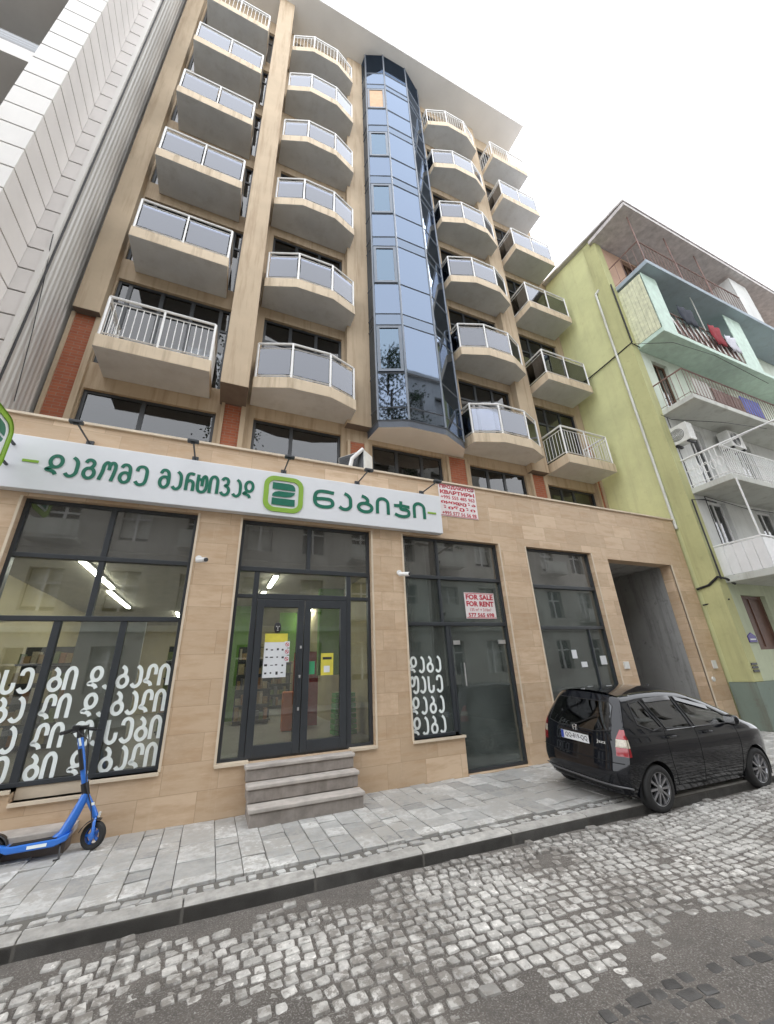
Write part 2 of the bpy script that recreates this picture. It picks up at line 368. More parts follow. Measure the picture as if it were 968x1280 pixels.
# glyph strokes in a box about .75 wide and 1 high; 'o' marks a closed loop
G = {
 'დ': [('o', oval(.40, .68, .27, .30)), ('', [(.36, .40), (.20, .33), (.04, .22), (.22, .19), (.40, .13), (.50, .0)])],
 'ა': [('', [(.30, 1), (.46, .90), (.56, .72), (.58, .45), (.56, .18), (.40, .02), (.22, .02), (.08, .14)])],
 'ბ': [('o', oval(.36, .28, .28, .27)), ('', [(.22, 1), (.36, .93), (.46, .80), (.46, .66), (.38, .56)])],
 'ი': [('', [(.08, 0), (.08, .45), (.10, .80), (.24, .98), (.42, .98), (.56, .80), (.58, .45), (.58, 0)])],
 'ლ': [('', [(.62, .55), (.62, .82), (.52, .98), (.36, 1), (.22, .90), (.18, .66), (.16, .40), (.03, .25), (.22, .20), (.36, .12), (.42, 0)])],
 'ს': [('', [(.08, 1), (.08, .40), (.10, .14), (.24, .01), (.42, .01), (.56, .14), (.58, .42)])],
 'ე': [('', [(.08, .72), (.12, .92), (.28, 1), (.46, .97), (.58, .80), (.60, .45), (.56, .14), (.40, .01), (.22, .01), (.06, .16)])],
 'ფ': [('o', oval(.16, .70, .22, .27)), ('', [(.38, .66), (.42, .86), (.52, .99), (.66, .97), (.75, .80), (.75, .42), (.70, .14), (.54, .01), (.38, .02), (.26, .16)])],
 'ზ': [('', [(.10, .82), (.20, .98), (.38, .98), (.50, .84), (.46, .66), (.34, .56)]), ('o', oval(.34, .29, .25, .27))],
 'ო': [('', [(.04, 0), (.14, .45), (.16, .80), (.26, .97), (.38, .95), (.44, .80), (.44, .58)]), ('', [(.44, .80), (.52, .97), (.66, .97), (.74, .80), (.72, .45), (.64, 0)])],
 'გ': [('', [(.10, .80), (.20, .97), (.38, .98), (.52, .84), (.56, .55), (.56, .30)]), ('o', oval(.33, .29, .24, .27))],
 'მ': [('', [(.08, .78), (.18, .97), (.38, .99), (.54, .86), (.60, .60), (.60, .30)]), ('o', oval(.34, .32, .27, .30))],
 'რ': [('', [(.14, 0), (.14, .70), (.22, .94), (.40, 1), (.60, .95)]), ('', [(.14, .44), (.30, .58), (.48, .55), (.58, .40), (.58, 0)])],
 'ტ': [('', [(.06, 1), (.06, .35), (.14, .08), (.34, .0), (.56, .08), (.66, .35), (.64, .70), (.54, .94), (.40, .86), (.36, .60), (.36, .34)]), ('', [(.06, .72), (.36, .72)])],
 'ვ': [('', [(.08, .84), (.20, .98), (.38, .98), (.50, .84), (.46, .64), (.30, .54), (.50, .46), (.58, .28), (.50, .08), (.32, .0), (.14, .04), (.04, .16)])],
 'ნ': [('', [(.98, .92), (.60, .96), (.30, .94), (.12, .80), (.06, .48), (.12, .16), (.34, .02), (.66, .02), (.88, .12), (.92, .32), (.80, .48), (.50, .50), (.14, .46)])],
 'ჯ': [('', [(.46, 1), (.44, .70)]), ('', [(.06, .66), (.50, .70), (.94, .66)]), ('', [(.44, .70), (.46, .48), (.74, .46), (.88, .34), (.84, .10), (.60, .0), (.30, .02), (.10, .12)])],
}
WIDE = {'ნ': 1.0, 'ჯ': .98, 'ო': .80}
def glyph(mb, ch, x, z, sx, h, wt, y, th=.006, flip=1):
    """draw one letter into mb, facing -Y; strokes lie half a millimetre apart"""
    for si, (kind, pts) in enumerate(G[ch]):
        P = smooth_path(pts, 4, kind == 'o'); P = [Vector((x+p.x*sx, z+p.y*h)) for p in P]; n = len(P); yy = y-si*.0006
        L, Rr = [], []
        for i, p in enumerate(P):
            if kind == 'o': d = P[(i+1) % (n-1)]-P[(i-1) % (n-1)]
            else: d = P[min(n-1, i+1)]-P[max(0, i-1)]
            d.normalize(); nn = Vector((-d.y, d.x)); L.append(p+nn*wt/2); Rr.append(p-nn*wt/2)
        vs = []; fs = []
        for a, b in zip(L, Rr): vs += [(a.x, yy, a.y), (b.x, yy, b.y)]
        for i in range(n-1): fs.append((2*i, 2*i+1, 2*i+3, 2*i+2))
        mb.add(vs, fs)
def word(mb, txt, x, z, h, wt, y, adv, sx):
    for ch in txt:
        if ch != ' ': glyph(mb, ch, x, z, sx, h, wt, y)
        x += adv*(WIDE.get(ch, .70)/.70)
    return x
def text_mb(txt, x0, x1, z0, z1, y, bold=.0, mb=None):
    """built-in font fitted to a rectangle, facing -Y"""
    c = bpy.data.curves.new('text', 'FONT'); c.body = txt; c.resolution_u = 2; c.offset = bold; c.fill_mode = 'FRONT'
    o = bpy.data.objects.new('text', c); C.objects.link(o)
    me = bpy.data.meshes.new_from_object(o.evaluated_get(bpy.context.evaluated_depsgraph_get()))
    bpy.data.objects.remove(o); vs = [v.co.copy() for v in me.vertices]; fs = [tuple(p.vertices) for p in me.polygons]; bpy.data.meshes.remove(me)
    if not vs: return mb
    a = min(v.x for v in vs); b = max(v.x for v in vs); cc = min(v.y for v in vs); d = max(v.y for v in vs)
    mb = mb or MB()
    mb.add([(x0+(v.x-a)/(b-a)*(x1-x0), y, z0+(v.y-cc)/(d-cc)*(z1-z0)) for v in vs], fs); return mb

# ================================================================ GROUND
def kerb_y(x): return 4.12-.042*x
s = N('asphalt'); v = s.coord()
c = s.mix(s.ramp(s.noise(v, 1.3, 7, .65), [(.3, 0), (.7, 1)]), (.105, .093, .082), (.185, .165, .145))
c = s.mix(s.ramp(s.noise(v, 95, 2), [(.52, 0), (.66, .75)]), c, (.36, .345, .32)); c = s.mix(s.ramp(s.noise(v, 45, 3), [(.56, 0), (.68, .7)]), c, (.085, .078, .07)); c = s.mix(s.ramp(s.noise(v, 3.2, 7, .7), [(.5, 0), (.62, .55)]), c, (.11, .10, .09))
c = s.mix(s.ramp(s.noise(v, 12, 6, .7), [(.55, 0), (.7, .5)]), c, (.21, .195, .175))
s.col(c); s.b.inputs['Roughness'].default_value = .75; s.bump(s.noise(v, 60, 6, .8), 1.0, .018); M['road'] = s.m
M['cobble'] = toned('granite setts', (.30, .29, .27), (.74, .72, .68), .5, 14, .5, worn=.7, tar=(.17, .155, .138))
M['slab'] = toned('basalt paving', (.33, .33, .32), (.70, .695, .67), .55, 6, .3, worn=0, tar=(.36, .345, .32))
M['kerb'] = toned('kerb concrete', (.27, .26, .24), (.50, .485, .455), .8, 10, .5)
s = N('earth'); s.col(s.mix(s.noise(s.coord(), .4, 6), (.10, .095, .085), (.16, .15, .135))); s.b.inputs['Roughness'].default_value = .95; M['earth'] = s.m
struct(MB().add([(-45, -45, -.06), (62, -45, -.06), (62, 62, -.06), (-45, 62, -.06)], [(0, 1, 2, 3)]).build('ground', M['earth']))

def hnoise(x, y, sd=0):
    from mathutils import noise
    return noise.noise((x, y, sd*7.3))
def asphalt_amount(x, y):
    """>0 where asphalt patching lies over the setts"""
    w = hnoise(x*1.1, y*1.6, 1)*.28+hnoise(x*4, y*4, 2)*.12
    d = kerb_y(x)-y                                           # metres out from the kerb
    a = (.38-.34*max(0, x-1.4) + w*1.2) - d                             # strip along the kerb on the left, tapering out
    a = max(a, .10-d+w*.2)
    b = (2.44+w*.7) - y if x > 1.0 else -1        # patch on the near right
    if x < 1.9: b = min(b, (x-1.0)*1.2+w)
    if x < 1.3 and y < 3.5: a = max(a, hnoise(x*2.3, y*2.9, 4)*.5-.2)
    e = .42-math.hypot((x-.15)/1.1, (y-3.02)/.55)+w*.9        # worn patch, left
    f = .20-math.hypot((x-3.0)/1.2, (y-3.55)/.40)+w*.8
    return max(a, b, e, f)
rd = MB(); nx, ny = 150, 70
gx = lambda i: -9+30*i/nx; gy = lambda j: -6.2+10.75*j/ny
rd.v = [(gx(i), gy(j), .010*hnoise(gx(i)*1.5, gy(j)*1.5)+(.012 if asphalt_amount(gx(i), gy(j)) > 0 else -.003)-.035*math.exp(-((kerb_y(gx(i))-gy(j))/.35)**2 if gy(j) < kerb_y(gx(i)) else 0)) for i in range(nx+1) for j in range(ny+1)]
for i in range(nx):
    for j in range(ny): rd.f.append([i*(ny+1)+j, (i+1)*(ny+1)+j, (i+1)*(ny+1)+j+1, i*(ny+1)+j+1]); rd.mi.append(0); rd.tn.append(0)
struct(rd.build('road', M['road'], smooth=60))
struct(MB().add([(-44, -6.2, -.025), (61, -6.2, -.025), (61, 4.4, -.025), (-44, 4.4, -.025)], [(0, 1, 2, 3)]).build('road_bed', M['road']))

def stone(mb, cx, cy, lx, ly, ang, z, dome, tone, nn=3):
    """one worn sett: rounded top over a skirt"""
    ca, sa = math.cos(ang), math.sin(ang); rings = []
    jit = [random.uniform(.84, 1.08) for _ in range(8)]
    for k, (fr, dz) in enumerate(((1.0, -.05), (.98, -.006), (.88, dome*.7), (.5, dome))):
        ring = []
        for q in range(8):
            a = math.pi/8+q*math.pi/4
            px = math.copysign(abs(math.cos(a))**.30, math.cos(a))*lx/2*fr*jit[q]; py = math.copysign(abs(math.sin(a))**.30, math.sin(a))*ly/2*fr*jit[(q*3) % 8]
            ring.append((cx+px*ca-py*sa, cy+px*sa+py*ca, z+dz+random.uniform(-.002, .002)))
        rings.append(ring)
    vs = [p for r_ in rings for p in r_]; fs = []
    for k in range(3):
        for q in range(8): fs.append((k*8+q, k*8+(q+1) % 8, (k+1)*8+(q+1) % 8, (k+1)*8+q))
    fs.append(tuple(24+q for q in range(8))); mb.add(vs, fs, tone)
cb = MB(); cb.tone = True
y = 1.2; row = 0
while y < 4.12:
    ly = random.uniform(.070, .098); x = -2.6+random.uniform(0, .1)
    while x < 11.5:
        lx = random.choice((random.uniform(.07, .10), random.uniform(.09, .14))); cx = x+lx/2
        yy = y+.16*math.sin(cx*.9+.4)+.05*math.sin(cx*2.3+1)+.02*hnoise(cx*2, y*2, 5)-.042*cx+.1
        x += lx+.010
        if yy > kerb_y(cx)-.07 or yy < .9 or (yy < 1.5 and cx < 0.6): continue
        am = asphalt_amount(cx, yy)
        dark = (yy < 2.13-.04*(cx-2.6) and cx > 2.0)
        if dark: am = -.1 if hnoise(cx*2.2, yy*2.2, 9) > -.1 else .3
        am += random.gauss(0, .05); z = -.003+random.gauss(0, .0025) + (.009-.04*am+random.gauss(0, .0025) if am > 0 else 0) + (.004 if am < -.08 else 0)
        if dark: z = .0085+random.gauss(0, .002)
        if am > .22 or (am > .05 and random.random() < am*3): continue
        tone = max(0, min(1, random.gauss(.55, .2) - (.3 if am > -.05 else 0)))
        cb.m = 1 if dark else 0
        stone(cb, cx, yy+random.uniform(-.008, .008), lx*random.uniform(.94, 1.03), ly*random.uniform(.88, 1.02), -.042+.14*math.cos(cx*.9+.4)+random.gauss(0, .05), z, random.uniform(.004, .009), tone)
    y += ly+.008
struct(cb.build('cobblestone_paving', [M['cobble'], toned('dark basalt setts', (.045, .043, .042), (.12, .115, .11), .55, 14, .5)], smooth=50))

# pavement: bed, slabs in courses square to the kerb, a rubble strip and kerb stones
struct(MB().prism([(-60, kerb_y(-60)-0), (-60, 8), (90, 8), (90, kerb_y(90)+0)][::1] if False else [(-14, kerb_y(-14)), (-14, 6.3), (26, 6.3), (26, kerb_y(26))], -.05, .070).build('pavement_bed', M['earth']))
sl = MB(); sl.tone = True; x = -7.0
while x < 19:
    w = random.choice((.19, .22, .25, .28, .33)); y = kerb_y(x+w/2)+.30-random.uniform(0, .28); first = True
    while y < 6.0:
        d = random.choice((.15, .19, .23, .27, .36)); y1 = min(y+d, 6.02); y = max(y, kerb_y(x+w/2)+.30+random.uniform(-.012, .012)) if first else y; first = False
        z = .088+random.uniform(-.006, .006); t = max(0, min(1, random.gauss(.52, .3))); tx, ty = random.uniform(-.004, .004), random.uniform(-.004, .004)
        g = random.uniform(.002, .0045); dz = -.042*w
        a, b, c_, e = x+g, x+w-g, y+g, y1-g
        if e-c_ > .03:
            top = [(a+.004, c_+.004, z+.004-tx-ty), (b-.004, c_+.004+dz*.0, z+.004+tx-ty), (b-.004, e-.004, z+.004+tx+ty), (a+.004, e-.004, z+.004-tx+ty)]
            mid = [(a, c_, z-tx-ty), (b, c_, z+tx-ty), (b, e, z+tx+ty), (a, e, z-tx+ty)]; bot = [(p[0], p[1], .03) for p in mid]
            sl.add(top+mid+bot, [(0, 1, 2, 3)]+[(4+i, 4+(i+1) % 4, (i+1) % 4, i) for i in range(4)]+[(8+i, 8+(i+1) % 4, 4+(i+1) % 4, 4+i) for i in range(4)], t)
        y = y1
    x += w
struct(sl.build('pavement', M['slab']))
rb = MB(); rb.tone = True; x = -7
while x < 19:
    y = .145
    for rr_ in range(2):
        l = random.uniform(.07, .15)
        stone(rb, x+l/2, kerb_y(x)+y+random.uniform(-.01, .01), l*.93, .072, -.042+random.gauss(0, .12), .072+random.gauss(0, .004), random.uniform(.006, .014), random.uniform(.1, .9)); y += .082
    x += .115
struct(rb.build('rubble_strip', M['slab'], smooth=50))
kb = MB(); kb.tone = True; x = -9
while x < 24:
    l = 1.0; g = .005; ya, yb = kerb_y(x+g), kerb_y(x+l-g); t = random.uniform(.55, 1)
    prof = [(0, -.06), (0, .066), (.018, .086), (.125, .093), (.13, -.06)]
    vs = [(x+g, ya+p[0], p[1]) for p in prof]+[(x+l-g, yb+p[0], p[1]) for p in prof]
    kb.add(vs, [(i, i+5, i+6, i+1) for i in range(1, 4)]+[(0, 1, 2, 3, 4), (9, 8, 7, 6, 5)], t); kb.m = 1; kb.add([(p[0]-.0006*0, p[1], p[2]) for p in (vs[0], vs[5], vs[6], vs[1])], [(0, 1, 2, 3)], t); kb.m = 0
    x += l
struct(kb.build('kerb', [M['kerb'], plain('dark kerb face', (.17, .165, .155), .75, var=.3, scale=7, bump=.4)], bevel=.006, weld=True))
# far pavement and kerb behind the viewer
struct(MB().box(-44, -9.2, -.05, 61, -6.2, .10).build('far_pavement', M['slab']))

# ================================================================ APARTMENT BUILDING WITH SHOPS
TOP = 5.14; FY = 6.0; WY = 7.8; BF = 6.9
B = thing('apartment_building', 'tall tan apartment block with curved balconies, blue glass bay and stone clad ground floor shops', 'building', (4, 7.8, .09))
W1 = (-2.52, .65, -.455, 3.95); NOTCH = (-1.80, .53, -1.12, .65)
W2 = (.18, .63, 2.31, 3.95); W3 = (2.93, .65, 5.09, 3.95); W3B = (3.83, .095, 5.09, .65)
W4 = (5.80, .095, 7.70, 3.95); PS = (8.22, .095, 10.50, 3.85)
pw = MB().wall(FY, FY+.28, -6.5, 11.2, .06, TOP, [W1, NOTCH, W2, W3, W3B, W4, PS])
pw.box(-6.5, FY+.28, TOP-.25, 11.2, WY+.2, TOP-.02)                        # roof deck of the podium
pw.box(11.0, FY+.281, .06, 11.2, 12, TOP-.26); pw.box(-6.5, WY+.201, TOP-.25, 11.2, 16.6, TOP-.03)
pw.build('podium_wall', M['stone'], B, weld=True)
co = MB(); co.box(-6.52, FY-.035, TOP, 11.22, FY+.32, TOP+.035)
co.build('coping', M['stone_edge'], B)
# pale stone reveals along each opening
rv = MB()
for (a, b, c_, d) in (W1, W2, (2.93, .65, 5.09, 3.95), W4):
    rv.box(a-.03, FY-.012, b, a-.001, FY+.02, d); rv.box(c_+.001, FY-.012, b, c_+.03, FY+.02, d)
for (a, b, z) in ((-2.54, -1.80, .65), (-1.79, -1.13, .53), (-1.12, -.44, .65), (.16, .56, .65), (1.93, 2.33, .65), (2.91, 3.84, .65)):
    rv.box(a, FY-.03, z-.035, b, FY+.20, z)
rv.box(10.50, FY-.012, .10, 10.55, FY+.02, 3.85)
islands(rv, 'stone_trim', M['stone_edge'], B)

GY = 6.13
def shop_window(name, rect, vs, hs_, panes, fr=.045, sill=None):
    """frame + one pane mesh per material; vs: vertical bars (x,z0,z1); hs_: horizontals (z,x0,x1)"""
    x0, z0, x1, z1 = rect; m = MB()
    m.box(x0, GY-.04, z0, x0+fr, GY+.05, z1); m.box(x1-fr, GY-.04, z0, x1, GY+.05, z1)
    m.box(x0+fr, GY-.038, z1-fr, x1-fr, GY+.048, z1); m.box(x0+fr, GY-.038, z0, sill or x1-fr, GY+.048, z0+fr)
    for x, a, b, w in vs: m.box(x-w/2, GY-.034, a, x+w/2, GY+.044, b)
    for z, a, b, w in hs_: m.box(a, GY-.045, z-w/2, b, GY+.046, z+w/2)
    f = m.build(name, M['darkframe'], B, bevel=.004)
    for (a, b, c_, d, mt) in panes:
        MB().box(a, GY, b, c_, GY+.008, d).build('pane', M[mt], f)
    return f
w1 = shop_window('shop_window', W1, [(-1.53, 2.41, 3.91, .065), (-1.83, .69, 2.41, .075), (-1.13, .69, 2.41, .075)],
    [(3.19, -2.475, -.50, .06), (2.41, -2.475, -.50, .06)],
    [(-2.48, .69, -1.86, 2.38, 'shopglass'), (-1.80, .69, -1.16, 2.38, 'shopglass'), (-1.10, .69, -.50, 2.38, 'shopglass'),
     (-2.48, 2.44, -1.56, 3.16, 'shopglass'), (-1.50, 2.44, -.50, 3.16, 'shopglass'), (-2.48, 3.22, -1.56, 3.91, 'topglass'), (-1.50, 3.22, -.50, 3.91, 'topglass')])
MB().box(-1.79, GY-.02, .53, -1.13, GY+.03, .645).build('sill_board', M['stone_edge'], w1)
lt = MB(); LW = .041; LH = .245
for r_, (z, grp) in enumerate(((1.59, ('ფასე', 'ბი', 'და', 'ბალი')), (1.29, ('დაბა', 'ლი', 'და', 'ბალი')), (.99, ('დაბა', 'ლი', 'ფა', 'სები')), (.715 if False else .66+.0, ('ფასე', 'ბი', 'და', 'ბალი')))):
    z += .0
    for t_, x in zip(grp, (-2.50, -1.77, -1.375, -1.085)):
        word(lt, t_, x, z if r_ < 3 else .70, .24 if r_ < 3 else .235, LW, GY-.006, .152, .185)
lt.build('lettering', M['sticker'], w1)

w2 = shop_window('entrance_frame', (W2[0], .64, W2[2], W2[3]), [(1.25, 3.20, 3.91, .06), (.47, .68, 3.14, .075), (1.93, .68, 3.14, .075)],
    [(3.17, .225, 2.265, .07), (2.76, .225, .44, .05), (2.76, 1.96, 2.265, .05), (2.76, .51, 1.89, .08)],
    [(.22, 3.21, 1.22, 3.91, 'topglass'), (1.28, 3.21, 2.27, 3.91, 'topglass'), (.22, .68, .44, 2.74, 'shopglass'), (.22, 2.79, .44, 3.13, 'shopglass'),
     (1.96, .68, 2.27, 2.74, 'shopglass'), (1.96, 2.79, 2.27, 3.13, 'shopglass'), (.51, 2.80, 1.89, 3.13, 'shopglass')])
for (a, b, hx) in ((.512, 1.212, 1.13), (1.222, 1.888, None)):
    m = MB(); f = .095
    m.box(a, GY-.05, .66, a+f, GY+.03, 2.715); m.box(b-f, GY-.05, .66, b, GY+.03, 2.715)
    m.box(a+f, GY-.049, 2.60, b-f, GY+.029, 2.714); m.box(a+f, GY-.049, .661, b-f, GY+.029, .80)
    d = m.build('door', M['darkframe'], B, bevel=.004)
    MB().box(a+f, GY-.01, .80, b-f, GY, 2.60).build('pane', M['shopglass'], d)
    if hx:
        h = MB(); h.tube([(hx, GY-.11, 1.25), (hx, GY-.11, 1.95)], .014, 8); h.tube([(hx, GY-.11, 1.32), (hx, GY-.05, 1.32)], .01); h.tube([(hx, GY-.11, 1.88), (hx, GY-.05, 1.88)], .01)
        h.build('handle', M['black'], d, smooth=True)
        k = MB()
        for z in (1.20, 1.62, 2.02): k.tube([(1.175, GY-.065, z-.02), (1.175, GY-.065, z+.02)], .014, 8)
        islands(k, 'lock', M['alum'], d, smooth=True)
        p = MB().box(.66, GY-.016, 1.62, .985, GY-.011, 2.20); p.build('notice', M['paper'], d)
        MB().box(.66, GY-.019, 2.10, .985, GY-.0165, 2.22).build('notice_heading', M['yellowpaper'], d)
        n_ = MB()
        for i in range(4):
            for j in range(4):
                cx, cz = .70+i*.075, 1.68+j*.105
                n_.box(cx-.02*random.random()-.006, GY-.0175, cz-.02*random.random()-.004, cx+.02*random.random()+.004, GY-.0165, cz+.015*random.random()+.004)
        n_.build('notice_print', M['ink'], d)
        q = MB()
        for z in (1.82, 1.92, 2.02): q.box(.945, GY-.022, z, 1.02, GY-.020, z+.088)
        islands(q, 'sticker', M['paper'], d)
        q = MB()
        for z in (1.82, 1.92, 2.02):
            q.m = 0; cx, cz = .983, z+.044
            ring = [(cx+.028*math.cos(i*math.pi/8), cz+.028*math.sin(i*math.pi/8)) for i in range(17)]
            for i in range(16):
                (xa, za), (xb, zb) = ring[i], ring[i+1]
                q.add([(xa, GY-.0225, za), (xb, GY-.0225, zb), (cx+(xb-cx)*.72, GY-.0225, cz+(zb-cz)*.72), (cx+(xa-cx)*.72, GY-.0225, cz+(za-cz)*.72)], [(0, 1, 2, 3)])
            q.add([(cx-.022, GY-.023, cz+.014), (cx-.014, GY-.023, cz+.022), (cx+.022, GY-.023, cz-.014), (cx+.014, GY-.023, cz-.022)], [(0, 1, 2, 3)])
        q.build('sticker_symbol', M['red'], d)
        fm = MB()
        prof = [(.001, -.075), (.03, -.068), (.048, -.03), (.052, .01), (.045, .05), (.03, .072), (.001, .08)]
        vs = []
        for rr_, h_ in prof:
            for k2 in range(12): a2 = 2*math.pi*k2/12; vs.append((.83+rr_*math.cos(a2), GY-.02-.02*max(0, math.sin(a2))*rr_/.05, 2.30+h_))
        fs = [(i*12+k2, i*12+(k2+1) % 12, (i+1)*12+(k2+1) % 12, (i+1)*12+k2) for i in range(6) for k2 in range(12)]
        fm.add(vs, fs); fm.m = 1
        for ex in (-.018, .018): fm.box(.83+ex-.008, GY-.047, 2.315, .83+ex+.008, GY-.040, 2.325)
        fm.box(.83-.012, GY-.047, 2.262, .83+.012, GY-.040, 2.270); fm.box(.83-.004, GY-.048, 2.28, .83+.004, GY-.040, 2.31)
        fm.build('face_mask', [M['black'], M['acwhite']], d, smooth=True)
    else:
        MB().box(1.50, GY-.016, 1.62, 1.69, GY-.011, 1.93).build('flyer', M['yellowpaper'], d)
        m = MB(); m.box(1.545, GY-.0175, 1.66, 1.635, GY-.0165, 1.75); m.m = 1; m.box(1.525, GY-.0175, 1.84, 1.665, GY-.0165, 1.875); m.build('flyer_print', [M['paper'], M['ink']], d)
        MB().box(1.325, GY-.016, 1.64, 1.405, GY-.011, 1.82).build('leaflet', M['greenpaper'], d)

w3 = shop_window('shop_window', (2.93, .65, 5.09, 3.95), [(3.68, 2.40, 3.91, .05), (3.76, .69, 2.36, .06)], [(3.20, 2.975, 5.05, .06), (2.37, 2.975, 5.05, .06)],
    [(2.97, 3.23, 3.66, 3.91, 'topglass'), (3.70, 3.23, 5.05, 3.91, 'topglass'), (2.97, 2.40, 3.66, 3.17, 'dustglass'), (3.70, 2.40, 5.05, 3.17, 'dustglass'), (2.97, .69, 3.73, 2.34, 'dustglass')], sill=3.729)
lt = MB()
for z, t_ in ((1.60, 'დაბა'), (1.295, 'ფასე'), (.99, 'დაბა'), (.70, 'დაბა')):
    word(lt, t_, 2.99, z, .235, .038, GY-.006, .158, .175)
lt.build('lettering', M['sticker'], w3)
gd = MB(); gd.box(3.80, GY-.03, .10, 3.83, GY+.03, 2.34); gd.box(3.83, GY-.03, .10, 5.045, GY+.03, .14); gd.box(5.046, GY-.03, .10, 5.09, GY+.03, .649)
gdo = gd.build('glass_door', M['darkframe'], B)
MB().box(3.83, GY, .14, 5.05, GY+.01, 2.34).build('pane', M['dustglass'], gdo)
m = MB(); m.box(3.86, GY-.02, 2.02, 4.0, GY-.002, 2.09); m.box(4.84, GY-.02, 2.02, 5.0, GY-.002, 2.09); islands(m, 'hinge_clamp', M['alum'], gdo)
m = MB(); m.tube([(4.02, GY-.05, 1.35), (4.02, GY-.05, 1.72)], .012); m.build('handle', M['alum'], gdo)

w4 = shop_window('shop_window', W4, [(7.22, .14, 2.28, .03)], [(3.14, 5.845, 7.655, .07), (2.31, 5.845, 7.655, .06)],
    [(5.84, 3.18, 7.66, 3.91, 'topglass'), (5.84, 2.34, 7.66, 3.10, 'dustglass'), (5.84, .14, 7.20, 2.28, 'dustglass'), (7.24, .14, 7.66, 2.28, 'dustglass')])
m = MB()
for (x, z, w, h) in ((6.62, 1.72, .13, .16), (6.82, 1.55, .16, .10), (7.38, 1.58, .17, .17)): m.box(x, GY-.012, z, x+w, GY-.008, z+h)
islands(m, 'paper_notice', M['paper'], w4)
# box covers on the piers
m = MB(); m.box(7.86, FY-.03, 1.48, 8.0, FY-.001, 1.62); m.box(10.85, FY-.03, 1.38, 10.99, FY-.001, 1.56); m.lathe([(.001, -.03), (.05, -.03), (.055, -.001)], (10.70, FY, 1.16), 'y', 16); islands(m, 'meter_cover', M['acwhite'], B)

# rooms behind the glass
m = MB(); m.box(-3.4, 6.28, .55, 5.7, 16.2, .62)
m.build('shop_floor', M['shopfloor'], B)
m = MB(); m.box(-3.4, 6.9, 3.42, 2.62, 16.2, 3.5); m.box(-3.4, 6.80, 3.501, 2.62, 6.9, 4.88); m.build('shop_ceiling', M['shopceil'], B)
m = MB(); m.box(-3.5, 6.28, .62, -3.4, 16.2, 3.5); m.box(-3.4, 16.2, .62, 2.9, 16.3, 3.5); m.build('shop_wall', M['shopwall'], B)
m = MB(); m.box(2.62, 6.3, .62, 2.74, 16.2, 4.9); m.build('partition', M['shopwall'], B)
m = MB(); m.box(.35, 11.4, .62, .85, 11.8, 3.42); m.box(2.05, 8.6, 1.6, 2.61, 8.75, 3.42); m.box(1.75, 12.5, 2.0, 2.6, 12.6, 3.42); islands(m, 'green_panel', M['shopgreen'], B)
m = MB(); m.box(1.72, 9.2, .62, 2.2, 9.6, 2.1); m.build('red_panel', M['shopred'], B)
m = MB(); m.box(-1.74, 6.70, .62, -.96, 6.76, 2.46); m.build('grey_panel', M['panelgrey'], B)
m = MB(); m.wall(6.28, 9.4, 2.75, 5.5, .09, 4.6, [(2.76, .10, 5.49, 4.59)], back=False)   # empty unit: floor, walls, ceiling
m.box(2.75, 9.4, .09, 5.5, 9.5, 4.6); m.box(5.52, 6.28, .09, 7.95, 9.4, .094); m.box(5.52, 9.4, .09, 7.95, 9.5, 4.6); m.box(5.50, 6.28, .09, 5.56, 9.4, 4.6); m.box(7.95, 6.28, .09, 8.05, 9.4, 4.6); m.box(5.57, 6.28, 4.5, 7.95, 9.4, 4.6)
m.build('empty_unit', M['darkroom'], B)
m = MB(); m.box(3.30, 6.55, .10, 3.68, 6.62, 3.95); m.build('white_column', M['panelgrey'], B)
m = MB(); m.box(6.1, 6.6, .10, 6.18, 6.64, 3.9); m.box(6.3, 6.62, 2.4, 6.36, 6.66, 3.9); islands(m, 'pipe', M['concrete'], B)
# passage with stair flight
M['block'] = bricks('grey blocks', (.26, .255, .245), (.16, .158, .152), (.10, .10, .095), .40, .20, .012)
m = MB(); m.box(10.50, 6.285, .095, 10.60, 14, 4.0); m.box(8.21, 6.285, 3.86, 10.499, 14, 4.0); m.box(8.21, 6.285, .085, 10.499, 14, .094); m.build('passage_wall', M['concrete'], B)
m = MB(); m.box(8.11, 6.285, .095, 8.209, 14, 4.0); m.box(8.21, 11.5, .095, 10.499, 11.6, 3.859); m.build('block_wall', M['block'], B)
m = MB()
for i in range(11): m.box(8.22, 8.4+i*.28, .096+i*.0, 9.35, 8.68+i*.28 if i < 10 else 13.9, .096+(i+1)*.17)
m.build('stair_flight', M['block'], B)

# --- tower wall
cols = {'A': [7.64, 10.74, 13.73, 16.77, 19.82, 22.85], 'C': [7.70, 10.82, 14.09, 17.27, 20.34, 23.24],
        'D': [7.55, 10.63, 13.77, 16.87, 20.27, 23.37], 'E': [7.37, 10.43, 13.67, 16.77, 19.97, 22.92]}
ROOF = 26.2
WX = {'A': (-2.96, -.56), 'C': (.22, 2.28), 'D': (6.05, 8.05), 'E': (8.90, 10.93)}
holes = []
for k, (a, b) in WX.items():
    holes.append((a, TOP+.1, b, cols[k][0]-.62))
    for i, z in enumerate(cols[k]): holes.append((a, z+.02, b, (cols[k][i+1]-.62) if i < 5 else z+2.4))
holes.append((3.10, TOP+.1, 5.16, 6.98))
tw = MB().wall(WY, WY+.22, -3.5, 11.28, TOP-.02, ROOF, holes)
tw.build('tower_wall', M['tan'], B, weld=True)
m = MB(); m.box(11.06, WY+.221, TOP, 11.28, 18, ROOF); m.box(-3.5, WY+.221, TOP, -3.3, 18, ROOF); islands(m, 'end_wall', M['tan'], B)
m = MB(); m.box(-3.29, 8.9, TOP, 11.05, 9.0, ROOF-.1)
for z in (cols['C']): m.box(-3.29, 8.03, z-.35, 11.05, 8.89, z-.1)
m.build('dark_rooms', M['darkroom'], B)
